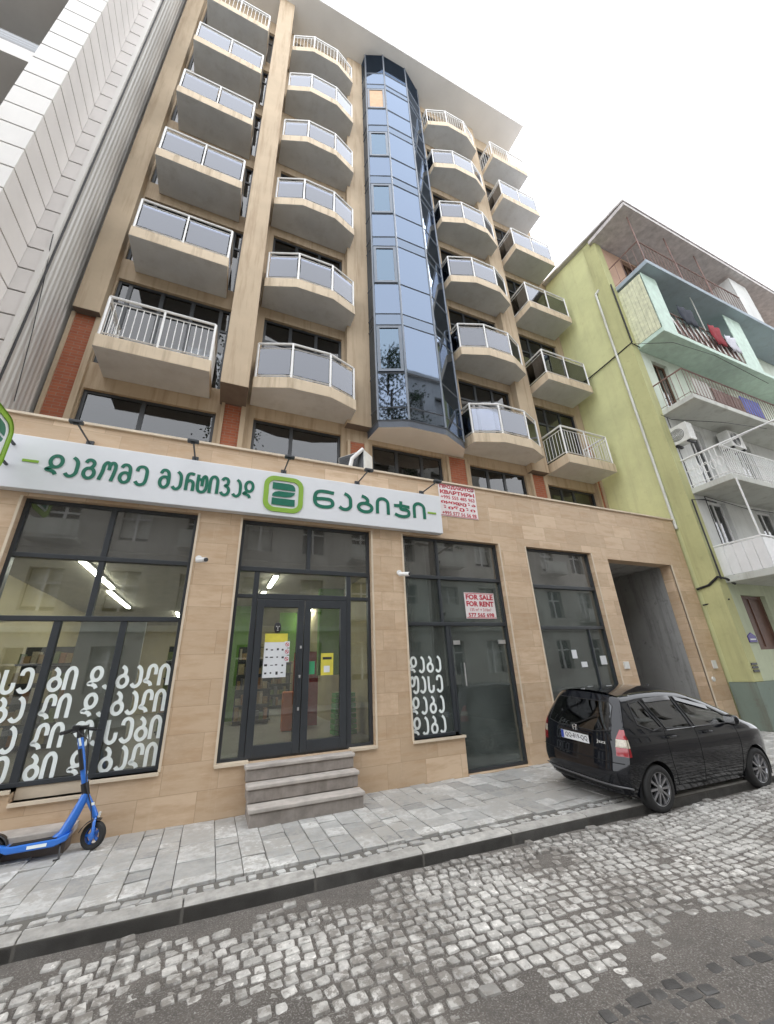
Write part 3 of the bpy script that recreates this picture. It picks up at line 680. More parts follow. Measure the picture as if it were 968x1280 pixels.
# piers
for (x0, x1, z0, mat) in ((-3.46, -3.0, 8.75, 'tan'), (-.52, .03, 7.26, 'tan'), (2.36, 3.02, 7.3, 'tan'), (8.14, 8.80, 7.0, 'tan')):
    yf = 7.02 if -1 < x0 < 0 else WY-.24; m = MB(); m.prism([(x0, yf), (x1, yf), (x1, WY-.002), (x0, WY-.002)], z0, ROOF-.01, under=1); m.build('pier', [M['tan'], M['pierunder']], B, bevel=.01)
for (x0, x1, z1) in ((-3.50, -2.98, 8.74), (-.47, .04, 7.25), (2.42, 2.96, 6.9), (5.24, 5.94, 7.0), (8.16, 8.78, 6.95), (10.98, 11.27, 8.6)):
    m = MB(); m.box(x0+.07, WY-.07, TOP, x1-.10, WY-.002, z1); m.build('brick_panel', M['brick'], B)
    m = MB(); m.box(x0, WY-.10, TOP, x0+.07, WY-.003, z1+.01); m.box(x1-.10, WY-.10, TOP, x1, WY-.003, z1+.01); islands(m, 'brick_surround', M['tan'], B)

def tower_window(x0, z0, x1, z1, vbars, hbars=(), pane='towerglass', curtain=None):
    y = WY+.10; m = MB(); fr = .06
    m.box(x0, y-.03, z0, x0+fr, y+.04, z1); m.box(x1-fr, y-.03, z0, x1, y+.04, z1); m.box(x0+fr, y-.028, z1-fr, x1-fr, y+.038, z1); m.box(x0+fr, y-.028, z0, x1-fr, y+.038, z0+fr)
    for t in vbars: x = x0+(x1-x0)*t; m.box(x-.04, y-.026, z0+fr, x+.04, y+.036, z1-fr)
    for t in hbars: z = z0+(z1-z0)*t; m.box(x0+fr, y-.022, z-.035, x1-fr, y+.032, z+.035)
    f = m.build('window', M['darkframe'], B)
    MB().box(x0+fr*.5, y, z0+fr*.5, x1-fr*.5, y+.01, z1-fr*.5).build('pane', M[pane], f)
    if curtain:
        a, b = x0+(x1-x0)*curtain[0], x0+(x1-x0)*curtain[1]; n = 14; vs = []
        for i in range(n+1):
            xx = a+(b-a)*i/n; yy = y+.14+.025*math.sin(i*2.1); vs += [(xx, yy, z0+.06), (xx, yy, z1-.08)]
        MB().add(vs, [(2*i, 2*i+2, 2*i+3, 2*i+1) for i in range(n)]).build('curtain', M['acwhite'], f, smooth=60)
tower_window(-2.96, TOP+.1, -.56, cols['A'][0]-.62, (.43,), (.55,)); tower_window(.22, TOP+.1, 2.28, cols['C'][0]-.62, (.42,), (.5,))
tower_window(3.10, TOP+.1, 5.16, 6.98, (.34, .70)); tower_window(6.05, TOP+.1, 8.05, cols['D'][0]-.62, (.32, .62), curtain=(.63, .8)); tower_window(8.90, TOP+.1, 10.93, cols['E'][0]-.62, (.30, .55), curtain=(.58, .9))
for k, (a, b) in WX.items():
    for i, z in enumerate(cols[k]):
        t = (cols[k][i+1]-.62) if i < 5 else z+2.4
        tower_window(a, z+.02, b, t, ((.1, .37, .64, .9) if k == 'A' else (.33, .66)), (.72,), curtain=(.66, .98) if (i*3+ord(k)) % 4 == 1 else None)

# --- balconies
def balcony(poly, zt, bars, segs, left_bars=False):
    """poly: outline wall-to-wall; segs: indices of edges that carry railing panels"""
    m = MB(); m.prism(poly, zt-.30, zt, under=1)
    slab = m.build('balcony', [M['fascia'], M['soffit']], B, bevel=.012)
    cx = sum(p[0] for p in poly)/len(poly); cyy = sum(p[1] for p in poly)/len(poly)
    ins = [(p[0]+(cx-p[0])*.035, p[1]+(.05 if p[1] < WY-.1 else 0)) for p in poly]
    rl = MB(); H = 1.0; pn = []
    for i in range(len(ins)-1):
        a, b = Vector((*ins[i], 0)), Vector((*ins[i+1], 0)); L = (b-a).length
        if L < .05: continue
        at = lambda t, z: (a.x+(b.x-a.x)*t, a.y+(b.y-a.y)*t, zt+z)
        rl.tube([at(0, H), at(1, H)], .028, 6); rl.tube([at(0, .08), at(1, .08)], .018, 4); rl.tube([at(0, H-.13), at(1, H-.13)], .014, 4)
        for t in (0, 1): rl.tube([at(t, 0), at(t, H)], .026, 6)
        n = max(1, round(L/1.0)); isb = bars
        for k in range(1, n): rl.tube([at(k/n, 0), at(k/n, H)], .022, 6)
        if isb:
            q = max(2, int(L/.115))
            for k in range(1, q): rl.tube([at(k/q, .08), at(k/q, H-.12)], .0085, 4, False)
        else:
            for k in range(n):
                t0, t1 = k/n+.045/L, (k+1)/n-.045/L
                if t1 > t0+.05: pn.append((at(t0, .12), at(t1, .12)))
    r_ = rl.build('railing', M['white'], slab, smooth=50)
    for (p, q) in pn:
        d = (Vector(q)-Vector(p)); nrm = Vector((-d.y, d.x, 0)).normalized()*.004; z1 = zt+H-.16
        p, q = Vector(p), Vector(q)
        vs = [p-nrm, q-nrm, q+nrm, p+nrm]; vs2 = [Vector((w.x, w.y, z1)) for w in vs]
        MB().add(vs+vs2, [(0, 1, 5, 4), (1, 2, 6, 5), (2, 3, 7, 6), (3, 0, 4, 7), (4, 5, 6, 7), (3, 2, 1, 0)]).build('glass_panel', M['railglass'], slab)
    return slab
PA = [(-2.70, WY-.003), (-2.70, BF), (-.73, BF), (-.73, WY-.003)]
PC = [(.10, WY-.003), (.10, 7.16), (.86, BF), (1.78, BF), (2.46, 7.15), (2.46, WY-.003)]
PD = [(5.76, WY-.003), (5.82, 7.17), (6.65, BF), (7.62, BF), (8.30, 7.17), (8.30, WY-.003)]
PE = [(8.94, WY-.003), (8.94, BF), (10.95, BF), (10.95, WY-.003)]
for i in range(6):
    balcony(PA, cols['A'][i], i in (0, 5), None); balcony(PC, cols['C'][i], i == 5, None)
    balcony(PD, cols['D'][i], i == 5, None); balcony(PE, cols['E'][i], i in (0, 5), None)

# --- glazed bay
BP = [(2.98, WY-.004), (3.05, 7.22), (3.76, 6.95), (4.80, 6.95), (5.62, 7.36), (5.86, WY-.004)]
BZ = [7.30, 7.68, 8.77, 10.45, 10.87, 12.07, 13.73, 14.17, 15.30, 16.93, 17.38, 18.52, 20.14, 20.60, 21.75, 23.28, 23.65, 24.55, ROOF-.02]
m = MB(); m.prism(BP, 7.10, 7.30, under=1); m.prism([(p[0]+(4.4-p[0])*.12, p[1]+.12 if p[1] < 7.7 else p[1]) for p in BP], 7.301, ROOF-.05)
bay = m.build('bay_window', [M['baydark'], M['roofsoff']], B)
m = MB()
for i, p in enumerate(BP[:]):
    q = (p[0], p[1]-(.0 if 0 < i < 5 else .03)); m.tube([(q[0], q[1], 7.30), (q[0], q[1], ROOF-.03)], .035, 6)
for i in range(5):
    a, b = BP[i], BP[i+1]
    for z in BZ[:-1]: m.tube([(a[0], a[1], z), (b[0], b[1], z)], .026, 4)
m.build('mullion_grid', M['bayframe'], bay)
for i in range(5):
    a, b = Vector((*BP[i], 0)), Vector((*BP[i+1], 0)); d = (b-a).normalized(); nn = Vector((d.y, -d.x, 0))
    for k in range(len(BZ)-1):
        z0, z1 = BZ[k]+.025, BZ[k+1]-.025
        if i in (0, 4) and k % 3 == 0 and k < 15: pass
        kind = k % 3         # 0 spandrel below, 1 fixed, 2 vent row
        tilt = random.uniform(-.004, .004)
        pa, pb = a+d*.02, b-d*.02
        mt = 'baytop' if k >= 17 else 'bayspan' if kind == 0 else 'bayglass'
        if i == 1 and kind == 2 and k < 17:
            f = MB()
            def fb(t0, t1, za, zb, o=0.03):
                p, q = pa+d*t0, pa+d*t1; p0, q0 = p+nn*o, q+nn*o
                f.add([(p.x, p.y, za), (q.x, q.y, za), (q0.x, q0.y, za), (p0.x, p0.y, za), (p.x, p.y, zb), (q.x, q.y, zb), (q0.x, q0.y, zb), (p0.x, p0.y, zb)], [(0, 1, 2, 3), (4, 7, 6, 5), (3, 2, 6, 7), (0, 3, 7, 4), (1, 5, 6, 2), (0, 4, 5, 1)])
            L = (pb-pa).length; fb(.02, .10, z0+.02, z1-.02); fb(L-.10, L-.02, z0+.02, z1-.02); fb(.10, L-.10, z0+.02, z0+.10, .028); fb(.10, L-.10, z1-.10, z1-.02, .028)
            f.build('vent_frame', M['bayframe'], bay); mt = 'ventglass'
            if k == 14: mt = 'tanboard'
        dp = nn*.006; dq = dp+nn*tilt
        vs = [(pa.x+dp.x, pa.y+dp.y, z0), (pb.x+dq.x, pb.y+dq.y, z0), (pb.x+dp.x, pb.y+dp.y, z1), (pa.x+dq.x, pa.y+dq.y, z1)]
        vs2 = [(x-nn.x*.008, y-nn.y*.008, z) for x, y, z in vs]
        MB().add(vs+vs2, [(0, 1, 2), (0, 2, 3), (4, 6, 5), (4, 7, 6), (0, 4, 5, 1), (1, 5, 6, 2), (2, 6, 7, 3), (3, 7, 4, 0)]).build('bay_pane', M[mt], bay)
# --- roof
m = MB(); m.prism([(-4.0, 6.52), (11.12, 6.52), (11.12, 18), (-4.0, 18)], ROOF, ROOF+.2, under=1); m.build('roof', [M['roofsoff'], M['roofsoff']], B, bevel=.02)
m = MB(); m.tube([(-4, 6.535, ROOF+.85), (11.09, 6.535, ROOF+.85), (11.09, 12, ROOF+.85)], .03, 6); m.tube([(-4, 6.535, ROOF+.5), (11.09, 6.535, ROOF+.5), (11.09, 12, ROOF+.5)], .02, 4)
for i in range(16): m.tube([(-3.9+i*.999, 6.535, ROOF+.2), (-3.9+i*.999, 6.535, ROOF+.85)], .022, 4)
m.build('roof_railing', M['alum'], B)

# ================================================================ SHOP SIGN
S = thing('shop_sign', 'long white fascia sign with green lettering and rounded square emblem', 'sign', (.2, 5.95, 4.37))
m = MB(); m.box(-3.6, 5.86, 3.99, 3.72, 5.985, 4.76); m.build('panel', M['signwhite'], S, bevel=.008)
SY = 5.853
m = MB(); word(m, 'დაზოგე', -2.34, 4.235, .285, .046, SY, .196, .235); word(m, 'მარტივად', -.93, 4.235, .285, .046, SY, .1585, .195) if False else word(m, 'მარტივად', -1.03, 4.235, .285, .046, SY, .166, .205)
m.build('slogan', M['green'], S)
m = MB(); x = 1.24
for ch, wx in (('ნ', .36), ('ა', .40), ('ბ', .45), ('ი', .42), ('ჯ', .36), ('ი', .42)):
    glyph(m, ch, x, 4.235, wx, .30, .062, SY); x += {'ნ': .42, 'ა': .34, 'ბ': .36, 'ი': .34, 'ჯ': .40}[ch]
m.build('shop_name', M['green'], S)
m = MB(); m.box(-2.60, SY-.002, 4.37, -2.43, 5.86, 4.405); m.box(3.42, SY-.002, 4.36, 3.60, 5.86, 4.395); islands(m, 'dash', M['lime'], S)
def rrect(cx, cz, w, h, r, n=6):
    out = []
    for (sx, sz, a0) in ((1, 1, 0), (-1, 1, 90), (-1, -1, 180), (1, -1, 270)):
        for i in range(n+1):
            a = R(a0+90*i/n); out.append((cx+sx*(w/2-r)+r*math.cos(a), cz+sz*(h/2-r)+r*math.sin(a)))
    return out
def emblem(parent, cx, cz, y, w, P=lambda x, y, z: (x, y, z), nm='emblem'):
    o, i = rrect(cx, cz, w, w, w*.27), rrect(cx, cz, w*.76, w*.76, w*.17); n = len(o); m = MB()
    ring = lambda pts, yy: [P(x, yy, z) for x, z in pts]
    m.add(ring(o, y-.012)+ring(i, y-.012)+ring(o, y)+ring(i, y), [(k, (k+1) % n, n+(k+1) % n, n+k) for k in range(n)]+[(k, 2*n+k, 2*n+(k+1) % n, (k+1) % n) for k in range(n)]+[(n+k, n+(k+1) % n, 3*n+(k+1) % n, 3*n+k) for k in range(n)])
    e = m.build(nm, M['lime'], parent)
    m = MB(); u = w*.56
    # three swept bars
    top = [(-.52, .56), (.26, .56)]+[(.26+.26*math.sin(t*math.pi/8), .30+.26*math.cos(t*math.pi/8)) for t in range(1, 5)]+[(.52, .22), (-.52, .22)]
    midb = [(-.52, -.14), (.10, -.14), (.34, -.09), (.48, .02), (.52, .14), (-.22, .14), (-.40, .08), (-.50, -.02)]
    low = [(-.52, -.56), (.52, -.56), (.52, -.22), (-.52, -.22)]
    for poly in (top, midb, low): m.add([P(cx+a*u, y-.009, cz+b*u) for a, b in poly], [tuple(range(len(poly)))])
    m.build('emblem_bars', M['green'], e)
emblem(S, .75, 4.37, 5.858, .63)
# blade sign at the left end, standing out from the wall
T = thing('projecting_sign', 'rounded square green bordered sign sticking out at the left end of the fascia', 'sign', (-2.70, 5.6, 4.42))
PB = lambda x, y, z: (-2.70+y, 5.30+x, z-.03)
m = MB(); o = rrect(0, 4.45, .74, .74, .2); n = len(o)
m.add([PB(a, .0, z) for a, z in o]+[PB(a, -.10, z) for a, z in o], [tuple(range(n)), tuple(range(2*n-1, n-1, -1))]+[(k, (k+1) % n, n+(k+1) % n, n+k) for k in range(n)])
m.build('panel', M['signwhite'], T)
emblem(T, 0, 4.45, .014, .73, PB)
m = MB(); m.tube([(-2.74, 5.6, 4.6), (-2.74, 5.86, 4.6)], .02); m.tube([(-2.74, 5.6, 4.3), (-2.74, 5.86, 4.3)], .02); islands(m, 'bracket', M['darkframe'], T)

# sign lamps
def sign_lamp(x, lab):
    t = thing('sign_lamp', lab, 'lamp', (x, 5.95, TOP), group='lamps leaning over the shop sign')
    m = MB(); m.box(x-.045, 5.97, 4.79, x+.045, 5.999, 4.88); m.build('bracket', M['darkframe'], t)
    m = MB(); m.tube([(x, 5.975, 4.835), (x, 5.40, 4.80)], .013, 6); m.build('arm', M['darkframe'], t)
    m = MB(); m.box(x-.075, 5.33, 4.775, x+.075, 5.40, 4.815); m.box(x-.03, 5.35, 4.755, x+.03, 5.38, 4.775); m.build('lamp_head', M['darkframe'], t, bevel=.006)
for x, lab in ((-1.99, 'thin dark lamp arm above the sign, nearest the projecting emblem sign'), (-.62, 'thin dark lamp arm above the middle of the first green word'), (.74, 'thin dark lamp arm directly above the rounded square emblem'), (2.06, 'thin dark lamp arm above the shop name, below the rooftop air conditioner'), (3.39, 'thin dark lamp arm nearest the corner of the red and white poster')):
    sign_lamp(x, lab)
# cameras
def cctv(x, z, lab):
    t = thing('security_camera', lab, 'camera', (x, 6, z), group='white security cameras on the stone piers')
    m = MB(); m.lathe([(.001, -.02), (.045, -.02), (.045, 0)], (x, 5.998, z), 'y', 14); m.tube([(x, 5.98, z), (x, 5.93, z-.02)], .012); m.build('mount', M['white'], t, smooth=True)
    m = MB(); m.tube([(x-.01, 5.96, z-.035), (x+.10, 5.80, z-.06)], .036, 12); m.build('housing', M['white'], t, smooth=True)
    m = MB(); m.tube([(x+.10, 5.80, z-.06), (x+.112, 5.783, z-.063)], .028, 12); m.build('lens', M['black'], t)
cctv(-.36, 3.25, 'white security camera on the pier between the left window and the entrance'); cctv(2.82, 3.22, 'white security camera on the pier right of the entrance')

# posters
def poster(name, lab, x0, z0, x1, z1, y, lines):
    t = thing(name, lab, 'poster', ((x0+x1)/2, y, z0)); MB().box(x0, y-.006, z0, x1, y, z1).build('sheet', M['poster'], t)
    fr = MB(); e = .012
    for (a, b, c_, d) in ((x0+.01, z0+.01, x1-.01, z0+.01+e), (x0+.01, z1-.01-e, x1-.01, z1-.01)): fr.box(a, y-.0078, b, c_, y-.0065, d)
    m = fr; h = (z1-z0); 
    for i, (txt, a, b, ins, bold) in enumerate(lines):
        text_mb(txt, x0+ins, x1-ins, z0+h*a, z0+h*b, y-.0075-.0004*(i % 2), bold, m)
    m.build('print', M['red'], t)
poster('sale_poster', 'red and white poster with Russian and Georgian text at the right end of the sign', 3.79, 4.42, 4.68, 5.13, 5.997,
    [('ПРОДАЮТСЯ', .845, .965, .03, .05), ('КВАРТИРЫ', .685, .81, .03, .05), ('+995 555 485 963', .53, .645, .04, .025), ('იყიდება', .355, .495, .03, .05), ('ბინები', .19, .33, .05, .05), ('+995 577 56 56 98', .04, .155, .04, .025)])
poster('rent_poster', 'red and white FOR SALE FOR RENT poster stuck on the dark shop window', 4.20, 2.47, 4.88, 2.95, GY-.012,
    [('FOR SALE', .72, .93, .03, .045), ('FOR RENT', .46, .67, .03, .045), ('135 m² + 310m²', .28, .40, .10, .01), ('577 565 698', .06, .22, .05, .035)])

# steps
t = thing('entrance_steps', 'three grey stone steps leading up to the shop entrance', 'steps', (1.25, 5.7, .09))
m = MB()
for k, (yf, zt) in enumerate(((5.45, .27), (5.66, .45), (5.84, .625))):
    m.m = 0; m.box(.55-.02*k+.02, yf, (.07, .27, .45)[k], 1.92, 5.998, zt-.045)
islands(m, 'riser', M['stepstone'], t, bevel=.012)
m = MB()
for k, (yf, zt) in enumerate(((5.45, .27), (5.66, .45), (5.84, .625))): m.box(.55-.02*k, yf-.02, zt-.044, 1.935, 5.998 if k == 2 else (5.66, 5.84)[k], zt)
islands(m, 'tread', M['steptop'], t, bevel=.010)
t = thing('window_step', 'low dark edged stone slab on the pavement below the left shop window', 'step', (-1.9, 5.8, .09))
m = MB(); m.box(-2.6, 5.72, .22, -1.13, 5.995, .30); m.build('slab', M['steptop'], t, bevel=.01)
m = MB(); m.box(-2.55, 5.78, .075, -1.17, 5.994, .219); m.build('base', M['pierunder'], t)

# air conditioner and vent box on the podium roof
def ac_unit(loc, lab, w=.62, d=.28, h=.5, rotz=0, grp=None):
    t = thing('air_conditioner', lab, 'air conditioner', loc, (0, 0, rotz), local=True, group=grp)
    MB().box(-w/2, -d/2, .05, w/2, d/2, h).build('casing', M['acwhite'], t, bevel=.015)
    m = MB(); r = min(w, h)*.36
    for k in range(5): rr_ = r*(k+1)/5; m.tube([(-w*.1+rr_*math.cos(a*math.pi/10), -d/2-.008, h*.53+rr_*math.sin(a*math.pi/10)) for a in range(21)], .006, 4, False)
    m.build('fan_grille', M['darkframe'], t)
    m = MB(); m.box(-w/2+.05, -d/2, 0, -w/2+.12, d/2, .049); m.box(w/2-.12, -d/2, 0, w/2-.05, d/2, .049); islands(m, 'foot', M['black'], t)
    return t
ACP = ac_unit((2.25, 6.62, TOP-.02), 'white air conditioner with dark side standing on the podium roof under the glass bay', .62, .34, .66, R(-50))
MB().box(-.29, -.178, .07, .29, -.172, .64).build('grille_panel', M['darkframe'], ACP)
t = thing('roof_pipe', 'white duct pipe leaning across the air conditioner on the podium roof', 'pipe', (2.1, 6.35, TOP))
MB().tube([(2.02, 6.36, TOP+.1), (2.08, 6.33, TOP+.42), (2.30, 6.30, TOP+.66)], .04, 10).build('duct', M['whitepaint'], t, smooth=True)
t = thing('roof_vent', 'grey metal vent hood on the podium roof beside the brick pier', 'vent', (-3.25, 7.1, TOP))
MB().prism_y([(-3.52, TOP-.02), (-2.98, TOP-.02), (-3.02, TOP+.28), (-3.2, TOP+.52), (-3.5, TOP+.36)], 6.9, 7.3).build('hood', M['alum'], t)
MB().tube([(-3.55, 6.85, TOP+.12), (-3.3, 6.85, TOP+.12)], .06, 10).build('outlet_pipe', M['whitepaint'], t, smooth=True)

# inside the shop: light tubes, shelves
tubes = [(-2.02, 7.0, 9.2, 'long lit ceiling tube behind the left shop window, nearest the glass'), (-2.15, 9.5, 11.8, 'lit ceiling tube further back behind the left shop window'),
         (.92, 7.4, 8.5, 'short lit ceiling tube seen through the glass above the doors'), (.88, 9.0, 10.4, 'lit ceiling tube seen over the left door leaf'), (.80, 13.5, 15.4, 'far lit ceiling tube left of the notice on the door'),
         (2.45, 9.3, 10.3, 'lit ceiling tube seen in the top of the right door leaf'), (2.5, 11.5, 13.0, 'lit ceiling tube lower in the right door leaf'), (-1.1, 12.5, 14.5, 'deepest lit tube behind the white window letters')]
for x, a, b, lab in tubes:
    t = thing('ceiling_light', lab, 'ceiling light', (x, a, 3.38), group='lit tubes on the shop ceiling')
    MB().box(x-.05, a, 3.385, x+.05, b, 3.418).build('housing', M['white'], t); MB().box(x-.035, a+.02, 3.36, x+.035, b-.02, 3.384).build('tube', M['led'], t)
gcols = [plain('goods %d' % i, c_, .5, var=.2, scale=14) for i, c_ in enumerate(((.30, .20, .09), (.36, .30, .17), (.30, .15, .07), (.16, .20, .08), (.42, .38, .29), (.14, .14, .16)))]
def shelf(x0, x1, y, lab, facing=-1, levels=(.72, 1.04, 1.36, 1.68, 2.0)):
    t = thing('shop_shelf', lab, 'shelf', ((x0+x1)/2, y, .62), group='stocked shelves inside the shop')
    m = MB(); m.box(x0, y+.3, .62, x1, y+.34, 2.3)
    for z in levels: m.box(x0, y, z-.03, x1, y+.299, z)
    m.build('rack', M['darkframe'], t)
    g = MB()
    for z in levels:
        x = x0+.02
        while x < x1-.1:
            w = random.uniform(.045, .13); g.m = random.randrange(6); g.box(x, y+random.uniform(.0, .05), z+.001, x+w-.012, y+.25, z+random.uniform(.12, .27)); x += w
    g.build('goods', gcols, t)
shelf(.55, 1.35, 10.2, 'brown stocked shelf behind the left door leaf'); shelf(-3.2, -1.6, 9.2, 'stocked shelf deep behind the left shop window'); shelf(-.9, .2, 9.6, 'stocked shelf behind the entrance side light'); shelf(1.45, 2.5, 14.2, 'farthest stocked shelf behind the right door leaf')
t = thing('display_bin', 'orange display bin standing inside behind the right door leaf', 'bin', (1.55, 8.8, .62)); MB().prism([(1.35, 8.6), (1.85, 8.6), (1.8, 9.0), (1.4, 9.0)], .63, 1.32).build('bin_body', plain('orange plastic', (.55, .12, .02), .5), t, bevel=.02)
t = thing('stacked_baskets', 'bright green stacked baskets inside by the right side light', 'baskets', (2.3, 7.6, .62))
m = MB()
for i in range(8): m.box(2.08+.004*i, 7.4, .63+i*.085, 2.50-.004*i, 7.7, .63+i*.085+.07)
m.build('basket', plain('green plastic', (.03, .32, .05), .4), t, bevel=.01)

# ================================================================ LEFT WHITE BUILDING
LB = thing('clad_building', 'white building with grooved panels and a grey sheet metal side at the left edge', 'building', (-5, 7, .09))
M['clad'] = plain('white cladding', (.66, .64, .61), .6, var=.04, scale=1.5, streak=.12, streak_c=(.5, .48, .46)); M['cladpink'] = plain('warm white cladding', (.66, .63, .605), .6, var=.05, scale=1.5)
M['groove'] = plain('groove shadow gap', (.10, .095, .09), .8)
m = MB(); z = 2.0
while z < 34:
    m.m = 1; m.box(-3.90, 5.62, z, -3.876, 6.54, z+.50)                  # side face
    m.box(-3.90, 6.545, z, -3.64, 6.57, z+.50); m.m = 0                   # set-back front face
    m.box(-4.42, 5.58, z, -3.876, 5.62, z+.50)                            # front pier
    z += .53
m.build('cladding', [M['clad'], M['cladpink']], LB, bevel=.004)
m = MB(); m.box(-4.40, 5.625, 0, -3.905, 6.9, 34); m.box(-3.91, 6.575, 0, -3.70, 6.9, 34); m.build('backing', M['groove'], LB)
m = MB(); m.box(-3.64, 6.53, 0, -3.555, 6.60, 34); m.build('corner_trim', M['clad'], LB)
m = MB(); yy = 6.605; vs = []; k = 0
while yy < 8.6: vs.append((-3.56-(.014 if k % 4 in (0, 1) else 0), yy)); yy += .035; k += 1
n = len(vs); m.add([(x, y, 0) for x, y in vs]+[(x, y, 34) for x, y in vs], [(i, i+1, n+i+1, n+i) for i in range(n-1)])
m.build('metal_siding', corrugated('grey sheet metal', (.66, .655, .63), .14, 'y', (.40, .395, .38)), LB)
m = MB(); m.tube([(-3.535, 6.60, 0), (-3.535, 6.60, 34)], .016, 6); m.tube([(-3.60, 6.50, 9.3), (-3.58, 6.52, 9.0), (-3.53, 6.60, 8.4), (-3.52, 6.85, 7.3), (-3.52, 7.1, 6.0)], .008, 4)
islands(m, 'cable', M['cable'], LB)
# open loggias
m = MB(); fl = [4.3, 6.95, 9.55, 12.35, 15.1, 18, 21, 24]
for z in fl: m.box(-14, 5.585, z, -4.421, 7.6, z+.36)
m.box(-14, 7.6, 0, -4.421, 7.7, 34); m.build('floor_slab', M['clad'], LB)
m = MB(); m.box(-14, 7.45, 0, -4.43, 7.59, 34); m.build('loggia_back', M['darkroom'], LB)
m = MB()
for i, z in enumerate(fl): m.box(-14, 5.75, z+.36, -4.43, 5.77, z+1.0)
m.build('parapet_glass', M['towerglass'], LB)
m = MB(); m.box(-14, 7.0, 0, -4.42, 20, .06); m.build('plinth', M['concrete'], LB)

# ================================================================ GREEN HOUSE
GB = thing('residential_building', 'old yellow green apartment house with patched balconies beyond the parked car', 'building', (12, 5.5, .09))
GXs, GF = 11.30, 5.5
M['lime_wall'] = render_wall('yellow green render', (.62, .63, .33), (.46, .44, .24), .6); M['mint_wall'] = render_wall('pale mint render', (.66, .73, .63), (.40, .42, .34), .55)
M['ground_green'] = render_wall('pale green ground floor', (.52, .57, .41), (.26, .27, .19), .6); M['teal'] = render_wall('worn teal dado', (.20, .25, .21), (.15, .135, .105), .95)
M['white_wall'] = render_wall('dirty white render', (.68, .69, .67), (.36, .36, .34), .6); M['salmon'] = render_wall('salmon render', (.50, .33, .24), (.34, .22, .16), .4)
M['slabgrey'] = render_wall('weathered slab', (.56, .57, .53), (.27, .26, .22), .6); M['mint'] = plain('mint board', (.52, .66, .575), .65, streak=.25, streak_c=(.28, .42, .37))
M['brown'] = plain('brown window', (.14, .07, .05), .6, var=.25); M['rust'] = plain('rusty rail', (.22, .13, .11), .6, var=.2); M['wood'] = plain('dark wood door', (.13, .07, .04), .55)
GT = 16.6
m = MB(); m.add([(GXs, GF, 0), (GXs, 18, 0), (GXs, 18, 17.6), (GXs, GF, 16.35)], [(0, 1, 2, 3)]); m.add([(GXs+.3, GF+.3, 0), (GXs+.3, 18, 0), (GXs+.3, 18, 17.5), (GXs+.3, GF+.3, 16.3)], [(3, 2, 1, 0)])
m.add([(GXs, GF, 16.35), (GXs, 18, 17.6), (GXs+.3, 18, 17.5), (GXs+.3, GF+.3, 16.3)], [(0, 1, 2, 3)])
m.build('side_wall', M['lime_wall'], GB)
MB().box(GXs-.03, GF-.03, 1.08, GXs+.30, GF+.42, 16.2).build('corner_pilaster', render_wall('olive corner render', (.50, .50, .25), (.34, .32, .17), .8), GB)
gh = [(12.05, 1.75, 13.15, 3.05), (15.0, 1.75, 16.2, 3.05), (12.2, 3.75, 13.05, 5.7), (14.6, 3.75, 15.6, 5.7), (12.5, 6.2, 13.3, 8.2), (15, 6.2, 16, 8.2), (12.1, 8.75, 12.9, 10.7), (14.6, 8.75, 16.4, 10.7), (12.8, 11.3, 14.2, 13.3), (15.2, 11.3, 16.8, 13.3), (12.6, 13.95, 13.6, 15.9), (15.2, 13.95, 16.6, 15.9)]
for nm, z0, z1, mt in (('ground_floor_wall', 1.075, 3.45, 'ground_green'), ('front_wall', 3.451, 8.45, 'white_wall'), ('front_wall', 8.451, 13.7, 'mint_wall'), ('front_wall', 13.701, 16.0, 'salmon')):
    MB().wall(GF, GF+.28, GXs+.31, 24, z0, z1, [(max(h[0], 0), h[1], h[2], h[3]) for h in gh if h[1] > z0 and h[3] < z1]).build(nm, M[mt], GB)
MB().box(GXs+.31, GF-.03, 0, 24, GF+.28, 1.07).build('dado', M['teal'], GB)
MB().box(GXs-.045, GF-.045, 0, GXs+.309, GF+.5, 1.07).build('dado', M['teal'], GB)
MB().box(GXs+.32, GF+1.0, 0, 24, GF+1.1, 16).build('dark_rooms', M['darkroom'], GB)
for i, h in enumerate(gh):
    f = MB(); a, b, c_, d = h; y = GF+.10; w = .07
    f.box(a, y, b, a+w, y+.06, d); f.box(c_-w, y, b, c_, y+.06, d); f.box(a+w, y+.002, d-w, c_-w, y+.058, d); f.box(a+w, y+.002, b, c_-w, y+.058, b+w); f.box((a+c_)/2-.03, y+.004, b+w, (a+c_)/2+.03, y+.056, d-w)
    mt = 'brown' if i < 2 else 'wood' if i in (6, 10) else 'whitepaint'
    fo = f.build('window', M[mt], GB)
    if i < 2: MB().box(a+w*.5, y+.025, b+w*.5, c_-w*.5, y+.035, d-w*.5).build('shutter', M['brown'], fo)
    else: MB().box(a+w*.5, y+.025, b+w*.5, c_-w*.5, y+.035, d-w*.5).build('pane', M['towerglass'], fo)
# roof
m = MB(); m.prism([(GXs-.15, 4.15), (24, 4.15), (24, 5.6), (GXs-.15, 5.6)], 16.05, 16.2); 
m.add([(GXs-.18, 4.12, 16.21), (24, 4.12, 16.21), (24, 18, 17.75), (GXs-.18, 18, 17.75), (GXs-.18, 4.12, 16.30), (24, 4.12, 16.30), (24, 18, 17.85), (GXs-.18, 18, 17.85)], [(0, 3, 2, 1), (4, 5, 6, 7), (0, 1, 5, 4), (3, 0, 4, 7), (1, 2, 6, 5), (2, 3, 7, 6)])
m.build('roof', plain('weathered roof sheet', (.56, .53, .52), .7, var=.2, streak=.3), GB)
